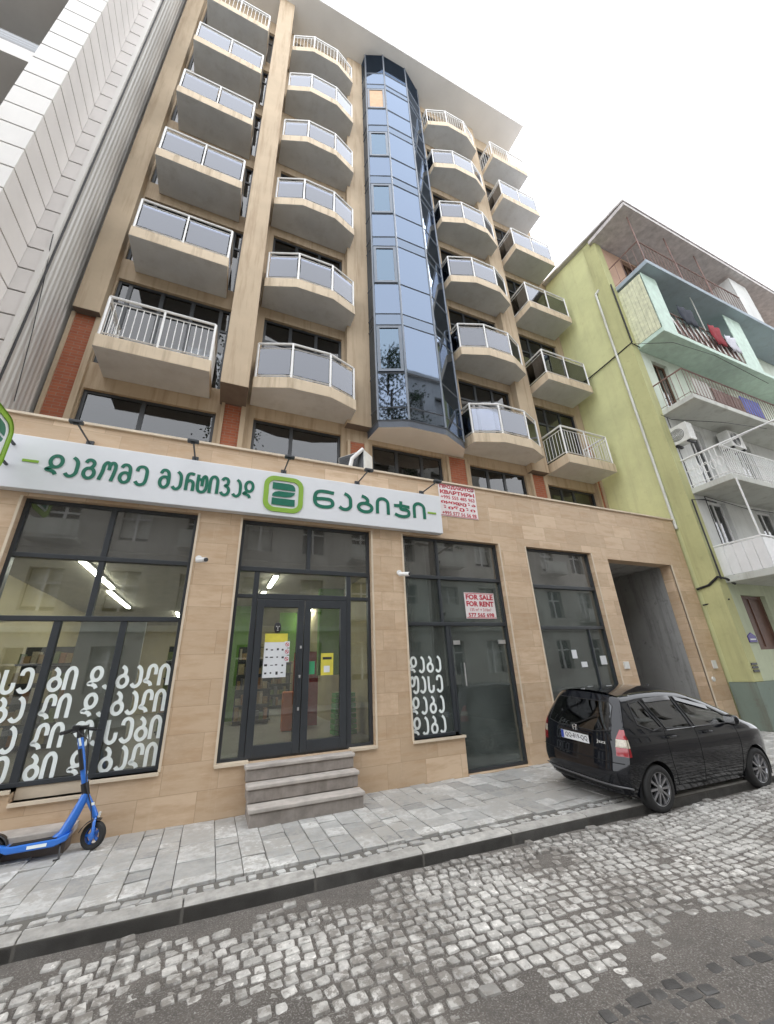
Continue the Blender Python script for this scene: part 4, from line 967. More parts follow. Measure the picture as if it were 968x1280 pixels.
# balcony slabs
BX0 = 11.58
def gslab(z, yf, x1, mat, th=.16, chamfer=0):
    p = [(BX0, GF-.003), (BX0, yf), (x1, yf), (x1, GF-.003)]
    return MB().prism(p, z-th, z).build('balcony', M[mat], GB, bevel=.012)
def rail(par, pts, z, h, n, mat, r=.011, mid=None, name='railing', top=.022):
    m = MB()
    for i in range(len(pts)-1):
        a, b = Vector((*pts[i], 0)), Vector((*pts[i+1], 0)); L = (b-a).length; q = max(1, int(L/n)); at = lambda t, zz: (a.x+(b.x-a.x)*t, a.y+(b.y-a.y)*t, z+zz)
        m.tube([at(0, h), at(1, h)], top, 6); m.tube([at(0, .08), at(1, .08)], r*1.2, 4)
        for k in range(q+1): m.tube([at(k/q, 0), at(k/q, h)], r, 4, False)
        if mid: m.tube([at(0, mid), at(1, mid)], r*1.2, 4)
    return m.build(name, M[mat], par)
# level with white boarded parapet
b1 = gslab(3.49, 4.42, 17.4, 'slabgrey')
m = MB()
def boards(m, a, b, z0, z1, w=.22, th=.02):
    a, b = Vector((*a, 0)), Vector((*b, 0)); L = (b-a).length; q = max(1, round(L/w)); d = (b-a)/q; nn = Vector((-d.y, d.x, 0)).normalized()*th/2
    for k in range(q):
        p, e = a+d*(k+.03), a+d*(k+.97); o = nn*(.6 if k % 2 else 0)
        vs = [p-nn+o, e-nn+o, e+nn+o, p+nn+o]
        m.add([(v_.x, v_.y, z0) for v_ in vs]+[(v_.x, v_.y, z1) for v_ in vs], [(0, 1, 5, 4), (1, 2, 6, 5), (2, 3, 7, 6), (3, 0, 4, 7), (4, 5, 6, 7), (3, 2, 1, 0)])
boards(m, (BX0+.02, GF-.02), (BX0+.02, 4.46), 3.50, 4.22); boards(m, (BX0+.03, 4.46), (17.3, 4.46), 3.50, 4.22, .25); m.build('boarded_parapet', M['whitepaint'], b1)
m = MB(); m.tube([(BX0+.02, GF-.03, 4.26), (BX0+.02, 4.46, 4.26), (17.3, 4.46, 4.26)], .025, 6); m.tube([(BX0+.03, 4.47, 4.26), (BX0+.03, 4.47, 5.78)], .022, 6); m.build('handrail', M['white'], b1)
# level with white rail
b2 = gslab(5.94, 4.50, 18.4, 'slabgrey'); rail(b2, [(BX0+.03, GF-.02), (BX0+.03, 4.54), (18.3, 4.54)], 5.94, .86, .105, 'white', mid=.5)
m = MB(); m.tube([(BX0-.05, 5.45, 6.78), (BX0+.10, 4.6, 6.84), (12.1, 3.0, 6.98)], .022, 6); m.tube([(BX0+.05, 4.56, 6.75), (11.9, 3.9, 6.9)], .014, 4); m.build('clothes_pole', M['white'], b2)
m = MB()
for k in range(5):
    cx, cyy = BX0+.015, 5.3-k*.17
    m.tube([(cx, cyy+.06*math.sin(a*math.pi/6), 6.35+.14*math.cos(a*math.pi/6)) for a in range(13)], .010, 4, False)
m.build('rail_ornament', M['white'], b2)
m = MB(); m.tube([(GXs+.34, 5.44, 5.9), (GXs+.36, 5.44, 8.3)], .012, 4); m.tube([(12.0, 5.44, 3.5), (12.0, 5.43, 5.75), (13.9, 5.40, 5.6), (17, 5.42, 5.72)], .012, 4)
m.tube([(GXs+.05, 5.42, 8.3), (11.55, 5.3, 8.1), (12.8, 4.7, 7.9), (15.2, 4.64, 8.2)], .01, 4); m.tube([(GXs-.02, 5.44, 11.05), (11.9, 4.68, 10.6), (14.0, 4.62, 10.75), (17, 4.62, 10.5)], .01, 4)
islands(m, 'loose_cable', M['cable'], GB)
# level with thin metal rail
b3 = gslab(8.54, 4.60, 19.5, 'slabgrey'); rail(b3, [(BX0+.03, GF-.02), (BX0+.03, 4.64), (19.4, 4.64)], 8.54, .92, .16, 'rust', r=.008)
m = MB(); boards(m, (13.0, 4.70), (14.6, 4.70), 8.62, 9.2, .10); m.build('slat_screen', M['brown'], b3)
m = MB(); boards(m, (12.1, 4.72), (12.95, 4.72), 8.62, 9.36, .5); m.build('screen_sheet', M['slabgrey'], b3)
# enclosed loggia level
b4 = gslab(11.11, 4.64, 20.5, 'mint')
m = MB(); boards(m, (BX0, GF-.02), (BX0, 4.68), 11.12, 13.5, .10, .018); m.build('slat_screen', plain('yellowed slats', (.62, .63, .45), .7, var=.2, scale=8), b4)
m = MB(); boards(m, (BX0+.01, 4.66), (BX0+.80, 4.66), 11.12, 13.55, .8); boards(m, (16.2, 4.66), (17.3, 4.66), 11.12, 13.55, .6); islands(m, 'mint_board', M['mint'], b4)
rail(b4, [(BX0+.82, 4.68), (16.2, 4.68)], 11.11, .95, .30, 'rust')
m = MB(); x = BX0+.85
while x < 16.1: m.add([(x, 4.70, 11.95), (x+.10, 4.70, 11.95), (x+.42, 4.70, 11.20), (x+.32, 4.70, 11.20)], [(0, 1, 2, 3)]); m.add([(x, 4.715, 11.95), (x+.10, 4.715, 11.95), (x+.42, 4.715, 11.20), (x+.32, 4.715, 11.20)], [(3, 2, 1, 0)]); x += .34
m.build('diagonal_trim', M['acwhite'], b4)
m = MB(); boards(m, (BX0+.82, 4.74), (16.2, 4.74), 11.14, 11.9, .7); m.build('parapet_sheet', M['rust'], b4)
m = MB(); m.tube([(14.3, 4.66, 12.0), (14.3, 4.66, 13.6)], .018, 5); m.build('post', M['slabgrey'], b4)
# top loggia
M['bluegrey'] = render_wall('blue grey soffit', (.34, .40, .45), (.24, .26, .26), .5); b5 = gslab(13.81, 4.36, 22, 'bluegrey', .18); rail(b5, [(BX0+.03, GF-.02), (BX0+.03, 4.40), (17.6, 4.40)], 13.81, .95, .20, 'rust', r=.008)
m = MB()
for x in (BX0+.04, 13.6, 15.4): m.tube([(x, 4.40, 13.81), (x, 4.40, 16.04)], .02, 5)
islands(m, 'post', M['rust'], b5)
m = MB(); boards(m, (17.6, 4.42), (17.6, 5.4), 13.82, 15.9, .5); boards(m, (17.62, 4.42), (18.9, 4.42), 13.82, 15.95, .65); m.build('white_sheet', M['white_wall'], b5)
# pipe and cables on the flank
m = MB(); m.tube([(GXs-.055, 5.98, 4.9), (GXs-.055, 5.98, 13.9)], .038, 10); m.tube([(GXs-.055, 5.98, 13.9), (GXs-.02, 5.85, 14.0)], .05, 8); m.build('downpipe', plain('weathered white pipe', (.62, .63, .58), .6, var=.12, scale=2, streak=.6, streak_c=(.40, .38, .28)), GB, smooth=True)
m = MB(); m.tube([(GXs-.045, 7.8, 11.0), (GXs-.045, 6.4, 11.05), (GXs-.04, 5.45, 11.10), (BX0, 5.42, 11.0)], .022, 5); m.tube([(GXs-.045, 5.42, 13.75), (GXs-.045, 5.42, 11.1)], .025, 5)
m.tube([(GXs-.05, 5.99, 3.25), (GXs-.05, 5.7, 3.30), (GXs-.06, 5.44, 3.46), (GXs+.2, 5.40, 3.42), (GXs+.5, 5.40, 3.30)], .03, 5); m.tube([(GXs+.02, 5.42, 3.40), (GXs+.02, 5.42, 5.55), (GXs+.6, 5.40, 5.62), (12.4, 5.40, 5.60)], .02, 5); m.tube([(GXs-.05, 5.98, 2.85), (GXs+.1, 5.44, 2.92)], .018, 5)
islands(m, 'cable', M['cable'], GB)
# things on the house
ac_unit((11.78, 5.30, 7.28), 'white air conditioner box high on the corner of the green house', .5, .3, .62, R(-90), grp='air conditioners on the green house')
ac_unit((14.3, 5.25, 7.55), 'dark fronted air conditioner under the third balcony of the green house', .75, .3, .62, 0, grp='air conditioners on the green house')
def garment(x, z, w, h, mat, lab):
    m = MB(); n = 8; vs = []
    for j in range(5):
        for i in range(n+1): vs.append((x+w*i/n*(1-.04*j), 4.60+.03*math.sin(i*1.7+j), z-h*j/4-.02*math.sin(i*.9)))
    m.add(vs, [(j*(n+1)+i, j*(n+1)+i+1, (j+1)*(n+1)+i+1, (j+1)*(n+1)+i) for j in range(4) for i in range(n)])
    o = m.build('hanging_garment', mat, None, smooth=60); s_ = o.modifiers.new('thick', 'SOLIDIFY'); s_.thickness = .012
    tag(o, lab, 'laundry', 'laundry on the mint balcony')
garment(12.9, 12.55, .9, .75, plain('dark cloth', (.03, .035, .05), .9), 'dark garment hanging over the mint balcony rail')
garment(14.5, 12.35, .75, .85, plain('red cloth', (.27, .03, .04), .9), 'red garment hanging over the mint balcony rail')
garment(15.4, 12.2, .7, .7, plain('white cloth', (.6, .6, .66), .9), 'white garment hanging right of the red one')
t = thing('tarpaulin', 'blue tarpaulin tied behind the railing at the right edge', 'tarpaulin', (14.9, 4.75, 8.7))
MB().box(14.75, 4.74, 8.66, 15.8, 4.78, 9.42).build('sheet', plain('blue sheet', (.03, .07, .40), .6), t)
t = thing('house_plaque', 'small purple house plaque on the pale green ground floor wall', 'plaque', (11.5, 5.48, 2.0))
MB().prism_y([(11.66, 1.92), (11.98, 1.92), (11.98, 2.06), (11.82, 2.14), (11.66, 2.06)], 5.475, 5.499).build('plate', plain('purple enamel', (.06, .04, .22), .5), t)
m = MB(); m.box(11.70, 5.472, 1.97, 11.94, 5.4745, 2.0); m.build('plate_print', M['paper'], t)
t = thing('wall_vent', 'dark slotted vent low on the corner of the green house', 'vent', (11.4, 5.46, 1.35))
m = MB()
for k in range(3): m.box(11.33, 5.45, 1.28+k*.075, 11.56, 5.468, 1.28+k*.075+.045)
m.build('slots', M['black'], t)

# ================================================================ BUILDING ACROSS THE STREET (seen in the glass)
OB = thing('opposite_building', 'grey building across the street mirrored in the shop windows and the bay', 'building', (5, -9.2, .1))
M['opp'] = render_wall('grey render', (.46, .44, .40), (.24, .23, .21), .7)
OH = 14.0
oh = [(x, z, x+1.3, z+1.9) for x in range(-17, 34, 3) for z in (1.2, 4.6, 8.0, 11.2)]
MB().wall(-9.2, -9.5, -18, 36, 0, OH, oh, back=False).build('wall', M['opp'], OB)
m = MB(); m.box(-18, -9.8, 0, 36, -9.7, OH); m.build('dark_rooms', M['darkroom'], OB)
m = MB(); m.box(-18.3, -20, OH, 36.3, -8.7, OH+.4); m.box(-18, -9.3, 3.7, 36, -9.05, 3.95); m.build('cornice', M['slabgrey'], OB)
m = MB()
for h in oh: m.box(h[0]+.6, -9.46, h[1], h[0]+.7, -9.40, h[3]); m.box(h[0], -9.46, h[1]+1.2, h[2], -9.41, h[1]+1.28)
m.build('window_frames', M['whitepaint'], OB)
m = MB(); rr2 = random.Random(5)
for h in oh:
    u = rr2.random()
    if u < .45: m.box(h[0]+.02, -9.58, h[1]+(0 if u < .2 else .9*u), h[2]-(.65 if u > .35 else .02), -9.55, h[3])
m.build('curtains', M['acwhite'], OB)
m = MB()
for k, h in enumerate(oh):
    if h[1] > 4 and rr2.random() < .4: m.box(h[0]-.3, -8.4, h[1]-.35, h[2]+.3, -9.19, h[1]-.2); m.box(h[0]-.3, -8.42, h[1]-.2, h[2]+.3, -8.36, h[1]+.6)
m.build('balconies', M['slabgrey'], OB)
M['leaf'] = plain('dark leaves', (.05, .075, .03), .7, var=.4, scale=3); M['bark'] = plain('bark', (.10, .08, .06), .9)
def tree(x, y, h, rad, lab):
    t = thing('street_tree', lab, 'tree', (x, y, .1), group='trees mirrored in the glass bay'); rnd = random.Random(int(x*10))
    m = MB(); m.tube([(x, y, 0), (x+.1, y, h*.4), (x-.1, y+.1, h*.75), (x, y, h)], [.28, .2, .11, .03], 8)
    tips = []
    for k in range(34):
        z = h*rnd.uniform(.3, .95); a = rnd.uniform(0, 6.28); l = rad*(1.15-z/h)*1.5*rnd.uniform(.5, 1)+.4
        p = (x+l*math.cos(a), y+l*math.sin(a), z+l*.5); m.tube([(x, y, z), ((x+p[0])/2, (y+p[1])/2, z+l*.2), p], [.06, .04, .015], 5); tips.append(p); tips.append(((x+p[0])/2, (y+p[1])/2, z+l*.25))
    m.build('trunk', M['bark'], t)
    m = MB()
    for p in tips:
        for k in range(40):
            c = Vector(p)+Vector((rnd.gauss(0, .4), rnd.gauss(0, .4), rnd.gauss(0, .35))); u = Vector((rnd.gauss(0, 1), rnd.gauss(0, 1), rnd.gauss(0, 1))).normalized()*.11; w = u.orthogonal().normalized()*.06
            m.add([c-u, c+w, c+u, c-w], [(0, 1, 2, 3)])
    m.build('crown', M['leaf'], t)
m = MB(); wh = [(x, z, x+1.4, z+1.8) for x in (10, 12.6, 15.2, 17.8) for z in (15.2, 18.4, 21.6)]; m.wall(-9.21, -9.5, 9, 20.2, 14.41, 25, wh, back=False); m.box(9, -9.8, 14.41, 20.2, -9.7, 25); m.box(8.7, -15, 25, 20.5, -8.9, 25.4); m.build('upper_storeys', M['opp'], OB)
tree(-.9, -7.6, 25.5, 1.9, 'tall slim tree across the street mirrored low in the left face of the bay'); tree(11.5, -7.5, 23, 2.8, 'broad tree across the street mirrored low in the middle face of the bay')

# ================================================================ CAR
def piecewise(T, x):
    if x <= T[0][0]: return T[0][1]
    for (a, b), (c, d) in zip(T, T[1:]):
        if x <= c: t = (x-a)/(c-a); return b+(d-b)*t
    return T[-1][1]
def sm(T):
    """smoothed table lookup"""
    return lambda x: sum(piecewise(T, x+o)*w for o, w in ((-.09, .2), (-.045, .2), (0, .2), (.045, .2), (.09, .2)))
zt_f = sm([(.2, 1.44), (.36, 1.455), (.9, 1.495), (1.4, 1.50), (1.85, 1.465), (2.3, 1.335), (2.7, 1.165), (3.0, 1.02), (3.3, .93), (3.55, .84), (3.72, .74), (3.83, .58)])
w_f = sm([(.15, .74), (.24, .775), (.36, .815), (.6, .838), (.8, .838), (.9, .825), (.97, .80), (1.05, .775), (1.46, .585), (1.6, .55)])
xr_f = sm([(.18, .10), (.26, .05), (.40, .0), (.58, .0), (.64, .035), (.8, .045), (1.0, .075), (1.2, .17), (1.40, .30), (1.47, .345), (1.6, .40)])
def Wd(x, z):
    y = w_f(z)
    if x < .7: y *= 1-.07*((.7-x)/.7)**2
    if x > 3.0: y *= math.sqrt(max(.02, 1-.62*((x-3.0)/.86)**2.2))
    dz = zt_f(x)-z; r = .09
    if dz < r: y -= .065*(1-math.sqrt(max(0, 1-min(1, 1-max(0, dz)/r)**2)))
    return y
BUL = .13
def inpoly(p, poly):
    c = False; n = len(poly); j = n-1
    for i in range(n):
        (xi, yi), (xj, yj) = poly[i], poly[j]
        if (yi > p[1]) != (yj > p[1]) and p[0] < (xj-xi)*(p[1]-yi)/(yj-yi)+xi: c = not c
        j = i
    return c
def dens(poly, d=.05):
    out = []
    for (a, b) in zip(poly, poly[1:]+poly[:1]):
        n = max(1, int(math.hypot(b[0]-a[0], b[1]-a[1])/d))
        out += [(a[0]+(b[0]-a[0])*k/n, a[1]+(b[1]-a[1])*k/n) for k in range(n)]
    return out
def region_mesh(outline, holes, regions, step):
    """constrained triangulation; returns points and {region name: faces}, body under None"""
    loops = [dens(outline)]+[dens(h) for h in holes]+[dens(r) for _, r in regions]; vs = []; es = []
    for L in loops:
        b = len(vs); vs += L; es += [(b+i, b+(i+1) % len(L)) for i in range(len(L))]
    xs = [p[0] for p in outline]; zs = [p[1] for p in outline]; x = min(xs)+step*.5
    while x < max(xs):
        z = min(zs)+step*.5
        while z < max(zs):
            if inpoly((x, z), outline): vs.append((x+.0013*math.sin(z*90), z))
            z += step
        x += step
    r = delaunay_2d_cdt([Vector(v_) for v_ in vs], es, [], 0, 1e-4); P = [(v_.x, v_.y) for v_ in r[0]]; out = {}
    for f in r[2]:
        c = (sum(P[i][0] for i in f)/3, sum(P[i][1] for i in f)/3)
        if not inpoly(c, outline) or any(inpoly(c, h) for h in holes): continue
        k = None
        for nm, rg in regions:
            if inpoly(c, rg): k = nm; break
        out.setdefault(k, []).append(f)
    return P, out
def sub(P, faces, fn, mb=None, flip=False):
    mb = mb or MB(); use = {}; vs = []
    for f in faces:
        for i in f:
            if i not in use: use[i] = len(vs); vs.append(fn(*P[i]))
    return mb.add(vs, [tuple(use[i] for i in (f[::-1] if flip else f)) for f in faces])
s_ = N('black car paint'); s_.col((.006, .007, .010)); s_.b.inputs['Roughness'].default_value = .22; s_.b.inputs['Coat Weight'].default_value = .9; s_.b.inputs['Coat Roughness'].default_value = .045
s_.b.inputs['Specular IOR Level'].default_value = .05; M['paint'] = s_.m
M['carglass'] = glass('dark car glass', (.10, .11, .11), .03, gcol=(.95, .97, 1)); M['carfront'] = glass('green car glass', (.42, .48, .45), .03)
M['tyre'] = plain('tyre rubber', (.022, .022, .022), .8, bump=.2, bscale=90); M['rim'] = plain('alloy rim', (.32, .32, .33), .32, metal=.85)
M['trim'] = plain('black trim', (.012, .012, .013), .6); M['chrome'] = plain('chrome', (.7, .7, .7), .15, metal=1)
M['redlens'] = plain('red lens', (.33, .006, .014), .12, coat=.8, var=.15, scale=30); M['clearlens'] = plain('clear lens', (.55, .50, .40), .12, coat=.8, var=.25, scale=40)
CAR = thing('parked_car', 'small black hatchback parked with its left wheels up on the kerb', 'car', (4.505, 4.47, .036), (R(3.2), R(.5), R(-.8)), .835, local=True)
WC = [(.64, .29), (3.07, .29)]; WR = .345
rear_edge = lambda z: xr_f(z)+BUL
ol = [(rear_edge(z), z) for z in [.24+.03*i for i in range(41)] if z < zt_f(rear_edge(z))-.01]
x0 = ol[-1][0]
ol += [(x, zt_f(x)) for x in [x0+.02+.05*i for i in range(72)] if x < 3.82]+[(3.82, .60), (3.83, .45), (3.80, .26), (3.5, .20)]
arch = lambda c: [(c[0]+WR*math.cos(a), max(.19, c[1]+WR*math.sin(a))) for a in [R(-20+220*i/22) for i in range(23)]]
def cut(ol):
    # bottom line from front to rear with the two arches let in
    out = list(ol)
    for c in WC[::-1]:
        for i in range(25):
            a = R(-18+216*i/24); out.append((c[0]+WR*math.cos(a), max(.20, c[1]+WR*math.sin(a))))
    return out
outline = cut(ol)
win_q = [(.52, 1.09), (.56, 1.36), (.80, 1.385), (.98, 1.03), (.78, 1.0)]
win_r = [(1.06, 1.01), (.875, 1.40), (1.40, 1.42), (1.56, 1.40), (1.66, .99)]
win_f = [(1.74, .985), (1.62, 1.40), (1.95, 1.36), (2.30, 1.23), (2.66, 1.055), (2.62, .985)]
band = lambda za, zb, x1a, x1b: [(.02, za), (.02, zb), (x1b, zb), (x1a, za)]
lamp_side = [('lamp0', [(.02, .925), (.02, 1.045), (.17, 1.05), (.205, 1.01), (.215, .925)]), ('lamp1', band(.825, .924, .215, .216)), ('lamp2', band(.715, .824, .215, .21))]
P, regs = region_mesh(outline, [], [('q', win_q), ('r', win_r), ('f', win_f)]+lamp_side, .03)
body = MB(); sidefn = lambda s, o=0: (lambda x, z: (x, s*(Wd(x, z)+o), z))
for s in (-1, 1): sub(P, regs[None], sidefn(s), body, s > 0)
# top: bonnet, windscreen, roof
xs = [x0+(3.82-x0)*i/70 for i in range(71)]; ts = [-1+2*j/20 for j in range(21)]
crown = lambda x: .05 if x < 2 else .065 if x < 3 else .05
vs = [(x, t*Wd(x, zt_f(x)), zt_f(x)+crown(x)*(1-abs(t)**2.4)) for x in xs for t in ts]
scr = lambda i, j: 2.02 < xs[i] < 3.02 and abs(ts[j]+.05) < .93 and abs(ts[j+1 if j < 20 else j]) < .96
fs = [(i*21+j, (i+1)*21+j, (i+1)*21+j+1, i*21+j+1) for i in range(70) for j in range(20)]
body.add(vs, [f for k, f in enumerate(fs) if not scr(k//20, k % 20)])
wsfaces = [f for k, f in enumerate(fs) if scr(k//20, k % 20)]
# rear
ztop = ol[40][1] if len(ol) > 40 and ol[40][0] < .6 else max(p[1] for p in ol if p[0] <= x0+1e-6)
def rearfn(y, z):
    e = rear_edge(z); w = Wd(e, z); t = min(1, abs(y)/w); return (xr_f(z)+BUL*t**4.4, y, z)
Wz = lambda z: Wd(rear_edge(z), z)
ro = [(-Wz(z), z) for z in [.24+.03*i for i in range(60)] if z <= ztop+1e-6]; ro = ro+[(t*Wz(ztop), ztop+crown(x0)*(1-abs(t)**2.4)*.999) for t in [-.9+.1*i for i in range(19)]]+[(-p[0], p[1]) for p in ro[::-1]]
rwin = [(-.60, 1.02), (-.545, 1.33), (-.48, 1.385), (.48, 1.385), (.545, 1.33), (.60, 1.02), (.35, .985), (-.35, .985)]
lb = lambda za, zb, ya, yb: [(-Wz(za), za), (-Wz((za+zb)/2), (za+zb)/2), (-Wz(zb), zb), (-yb, zb), (-ya, za)]
mir = lambda q: [(-a, b) for a, b in q]
lampR = [('lr0', lb(.925, 1.045, .665, .70)), ('lr1', lb(.825, .924, .66, .665)), ('lr2', lb(.715, .824, .66, .66))]; lampL = [(k.replace('r', 'l', 1) if False else 'll'+k[2], mir(q)) for k, q in lampR]
bumper_low = [(-.62, .27), (-.62, .36), (.62, .36), (.62, .27)]
PR, rr = region_mesh(ro, [], [('win', rwin)]+lampR+lampL+[('low', bumper_low)], .025)
sub(PR, rr[None], rearfn, body)
body.build('body', M['paint'], CAR, smooth=45)
b_ = [o for o in CAR.children if o.name.startswith('body')][0]
def push(fn, d): return lambda a, b: (lambda p: (p[0]+d, p[1], p[2]))(fn(a, b))
g = sub(PR, rr['win'], push(rearfn, -.002)); g.build('rear_window', M['carglass'], CAR, smooth=45)
m = MB()
for s in (-1, 1):
    for k in 'qr': sub(P, regs[k], sidefn(s, -.004), m, s > 0)
islands(m, 'side_window', M['carglass'], CAR, smooth=45)
m = MB()
for s in (-1, 1): sub(P, regs['f'], sidefn(s, -.004), m, s > 0)
islands(m, 'front_side_window', M['carfront'], CAR, smooth=45)
use = sorted({i for f in wsfaces for i in f}); mp = {q: k for k, q in enumerate(use)}
MB().add([(vs[q][0], vs[q][1], vs[q][2]-.003) for q in use], [tuple(mp[i] for i in f) for f in wsfaces]).build('windscreen', M['carfront'], CAR, smooth=45)
# rubber frames round the glass
m = MB()
for s in (-1, 1):
    for w in (win_q, win_r, win_f):
        d = dens(w, .06); m.tube([(x, s*(Wd(x, z)+.001), z) for x, z in d+d[:1]], .011, 5, False)
m.tube([rearfn(*p) for p in dens(rwin, .06)+[rwin[0]]], .008, 5, False)
m.build('window_seal', M['trim'], CAR, smooth=60)
m = MB()
for s in (-1, 1):
    pth = [(1.06+.05*i, .99-.0002*i) for i in range(33)]; m.tube([(x, s*(Wd(x, z)+.004), z) for x, z in pth], .007, 5)
    for (xa, xb, za, zb) in ((.90, 1.52, 1.415, 1.425), (1.63, 2.28, 1.41, 1.25)):
        pp = []
        for i in range(13): x = xa+(xb-xa)*i/12; z = min(za+(zb-za)*i/12, zt_f(x)-.06); pp.append((x, z))
        q = MB(); vs3 = []
        for x, z in pp: vs3 += [(x, s*(Wd(x, z)+.014), z), (x, s*(Wd(x, z-.055)+.022), z-.055)]
        m.add(vs3, [(2*i, 2*i+2, 2*i+3, 2*i+1) for i in range(12)])
belt = MB(); islands(m, 'window_visor', plain('smoked visor', (.05, .05, .055), .15, coat=.6), CAR, smooth=60)
# shut lines
m = MB()
L1 = [(1.02, 1.02), (.99, .86), (1.0, .62), (1.06, .40), (1.10, .28)]; L2 = [(1.70, 1.0), (1.70, .6), (1.71, .26)]; L3 = [(2.68, 1.03), (2.72, .7), (2.68, .42), (2.66, .26)]; L4 = [(1.1, .28), (2.66, .26)]; L5 = [(.33, .60), (.20, .615), (.13, .62)]
for s in (-1, 1):
    for L in (L1, L2, L3, L4, L5):
        pts = [(a.x, a.y) for a in smooth_path(L, 6)]; m.tube([(x, s*(Wd(x, z)+.0005), z) for x, z in pts], .0045, 4, False)
m.tube([rearfn(-.75+.05*i, .625) for i in range(31)], .006, 4, False)
for s in (-1, 1): m.tube([rearfn(s*(.60+.0*i), .63+.07*i) for i in range(2)], .005, 4, False)
m.build('panel_gap', plain('panel gap', (.002, .002, .002), .9), CAR)
# lamps
for s, key in ((-1, 'lr'), (1, 'll')):
    t_ = []
    for bi, (nm, mt) in enumerate((('red_lens', 'redlens'), ('clear_lens', 'clearlens'), ('red_lens', 'redlens'))):
        q = MB(); sub(P, regs['lamp%d' % bi], sidefn(s, .004), q, s > 0); sub(PR, rr[key+str(bi)], push(rearfn, -.004), q)
        t_.append((nm, q, mt))
    root_ = t_[0][1].build('tail_light', M['redlens'], CAR, smooth=60)
    for nm, q, mt in t_[1:]: q.build(nm, M[mt], root_, smooth=60)
sub(PR, rr['low'], push(rearfn, .012)).build('bumper_insert', M['trim'], CAR, smooth=45)
m = MB(); pts = [rearfn(-.80+.05*i, .335) for i in range(33)]; m.tube([(p[0]-.012, p[1], p[2]) for p in pts], .011, 6); m.build('bumper_lip', plain('grey lip', (.10, .10, .105), .3, coat=.5), CAR, smooth=60)
# number plate, badge, script
def rearflat(x, z): return None
xp = .028
pl = MB(); pl.box(xp-.004, -.27, .80, xp+.002, .27, .915); plo = pl.build('number_plate', plain('plate white', (.72, .73, .74), .4, var=.02), CAR)
MB().box(xp-.0052, .215, .803, xp-.0045, .268, .912).build('plate_band', plain('plate blue', (.02, .06, .35), .4), plo)
q = text_mb('QQ-819-QQ', -.185, .25, .822, .895, 0, .012); q.v = [(xp-.0055, -x, z) for x, y, z in q.v]; q.build('plate_text', M['ink'], plo)
m = MB(); m.box(xp-.02, -.30, .925, xp+.05, .30, .955); m.build('plate_garnish', M['paint'], CAR, bevel=.008)
m = MB(); zb = .985
for a, b in (((-.030, zb+.030), (-.022, zb-.030)), ((.030, zb+.030), (.022, zb-.030)), ((-.024, zb), (.024, zb))): m.tube([(.052-.0, a[0], a[1]), (.052-.0, b[0], b[1])], .008, 6)
ov = rrect(0, zb, .085, .075, .02, 4); m.tube([(.056, a, b) for a, b in ov+ov[:1]], .004, 5, False)
m.build('badge', M['chrome'], CAR, smooth=60)
q = text_mb('Jazz', .40, .56, .835, .89, 0, .01); q.v = [(.036, -x, z) for x, y, z in q.v]; q.build('script_badge', M['acwhite'], CAR)
# handles, mirrors, wiper, mudguards, underbody
for s in (-1, 1):
    for hx in (1.10, 1.98):
        h = MB(); y = s*(Wd(hx, .90)+.022); h.tube([(hx-.10, y-s*.022, .905), (hx-.085, y, .905), (hx+.085, y, .90), (hx+.10, y-s*.022, .90)], [.012, .016, .016, .012], 8); h.build('door_handle', M['paint'], CAR, smooth=True)
    mm = MB(); ctr = (2.52, s*(Wd(2.52, 1.0)+.11), 1.045); vs4 = []
    for k in range(9):
        ph = -math.pi/2+math.pi*k/8
        for q_ in range(14):
            a = 2*math.pi*q_/14; vs4.append((ctr[0]+.085*math.cos(ph)*math.copysign(abs(math.cos(a))**.7, math.cos(a))*.7, ctr[1]+.105*math.sin(ph), ctr[2]+.08*math.cos(ph)**.6*math.copysign(abs(math.sin(a))**.7, math.sin(a)) if math.cos(ph) > 1e-6 else ctr[2]))
    mm.add(vs4, [(k*14+q_, k*14+(q_+1) % 14, (k+1)*14+(q_+1) % 14, (k+1)*14+q_) for k in range(8) for q_ in range(14)]); mm.tube([(2.54, s*(Wd(2.52, .98)-.01), .99), (2.53, s*(Wd(2.52, 1.0)+.06), 1.01)], .03, 8)
    mi = mm.build('wing_mirror', M['paint'], CAR, smooth=True)
    MB().box(2.455, ctr[1]-.075, 1.0, 2.458, ctr[1]+.075, 1.095).build('mirror_glass', M['chrome'], mi)
m = MB(); p0 = rearfn(.0, 1.03); m.tube([(p0[0]-.02, 0, 1.03), (rearfn(.15, 1.10)[0]-.02, -.18, 1.10), (rearfn(.3, 1.17)[0]-.018, -.36, 1.19)], .010, 5); m.build('rear_wiper', M['trim'], CAR)
m = MB(); m.box(.30, -.66, .19, 3.6, .66, .30); m.box(.2, -.62, .3, 3.55, .62, .62)
for s in (-1, 1):
    for c in WC:
        ya, yb = s*.60, s*.80; n = 20
        arc = [(c[0]+(WR+.008)*math.cos(R(-18+216*k/n)), c[1]+(WR+.008)*math.sin(R(-18+216*k/n))) for k in range(n+1)]
        m.add([(x, ya, z) for x, z in arc]+[(x, yb, z) for x, z in arc], [(k, k+1, n+2+k, n+1+k) for k in range(n)])
m.build('underbody', M['trim'], CAR)
m = MB()
for yy in (-.38, .38):
    for bx in (1.05, 1.95):
        for k in range(1):
            m.prism_y([(bx, .5), (bx+.52, .5), (bx+.5, .62), (bx+.12, .66), (bx-.12, 1.12), (bx-.22, 1.10), (bx-.06, .6)], yy-.24, yy+.24); m.prism_y([(bx-.13, 1.14), (bx-.23, 1.13), (bx-.25, 1.32), (bx-.17, 1.33)], yy-.12, yy+.12)
m.box(2.55, -.7, .5, 2.85, .7, .98); m.build('seats', M['darkroom'], CAR, bevel=.02)
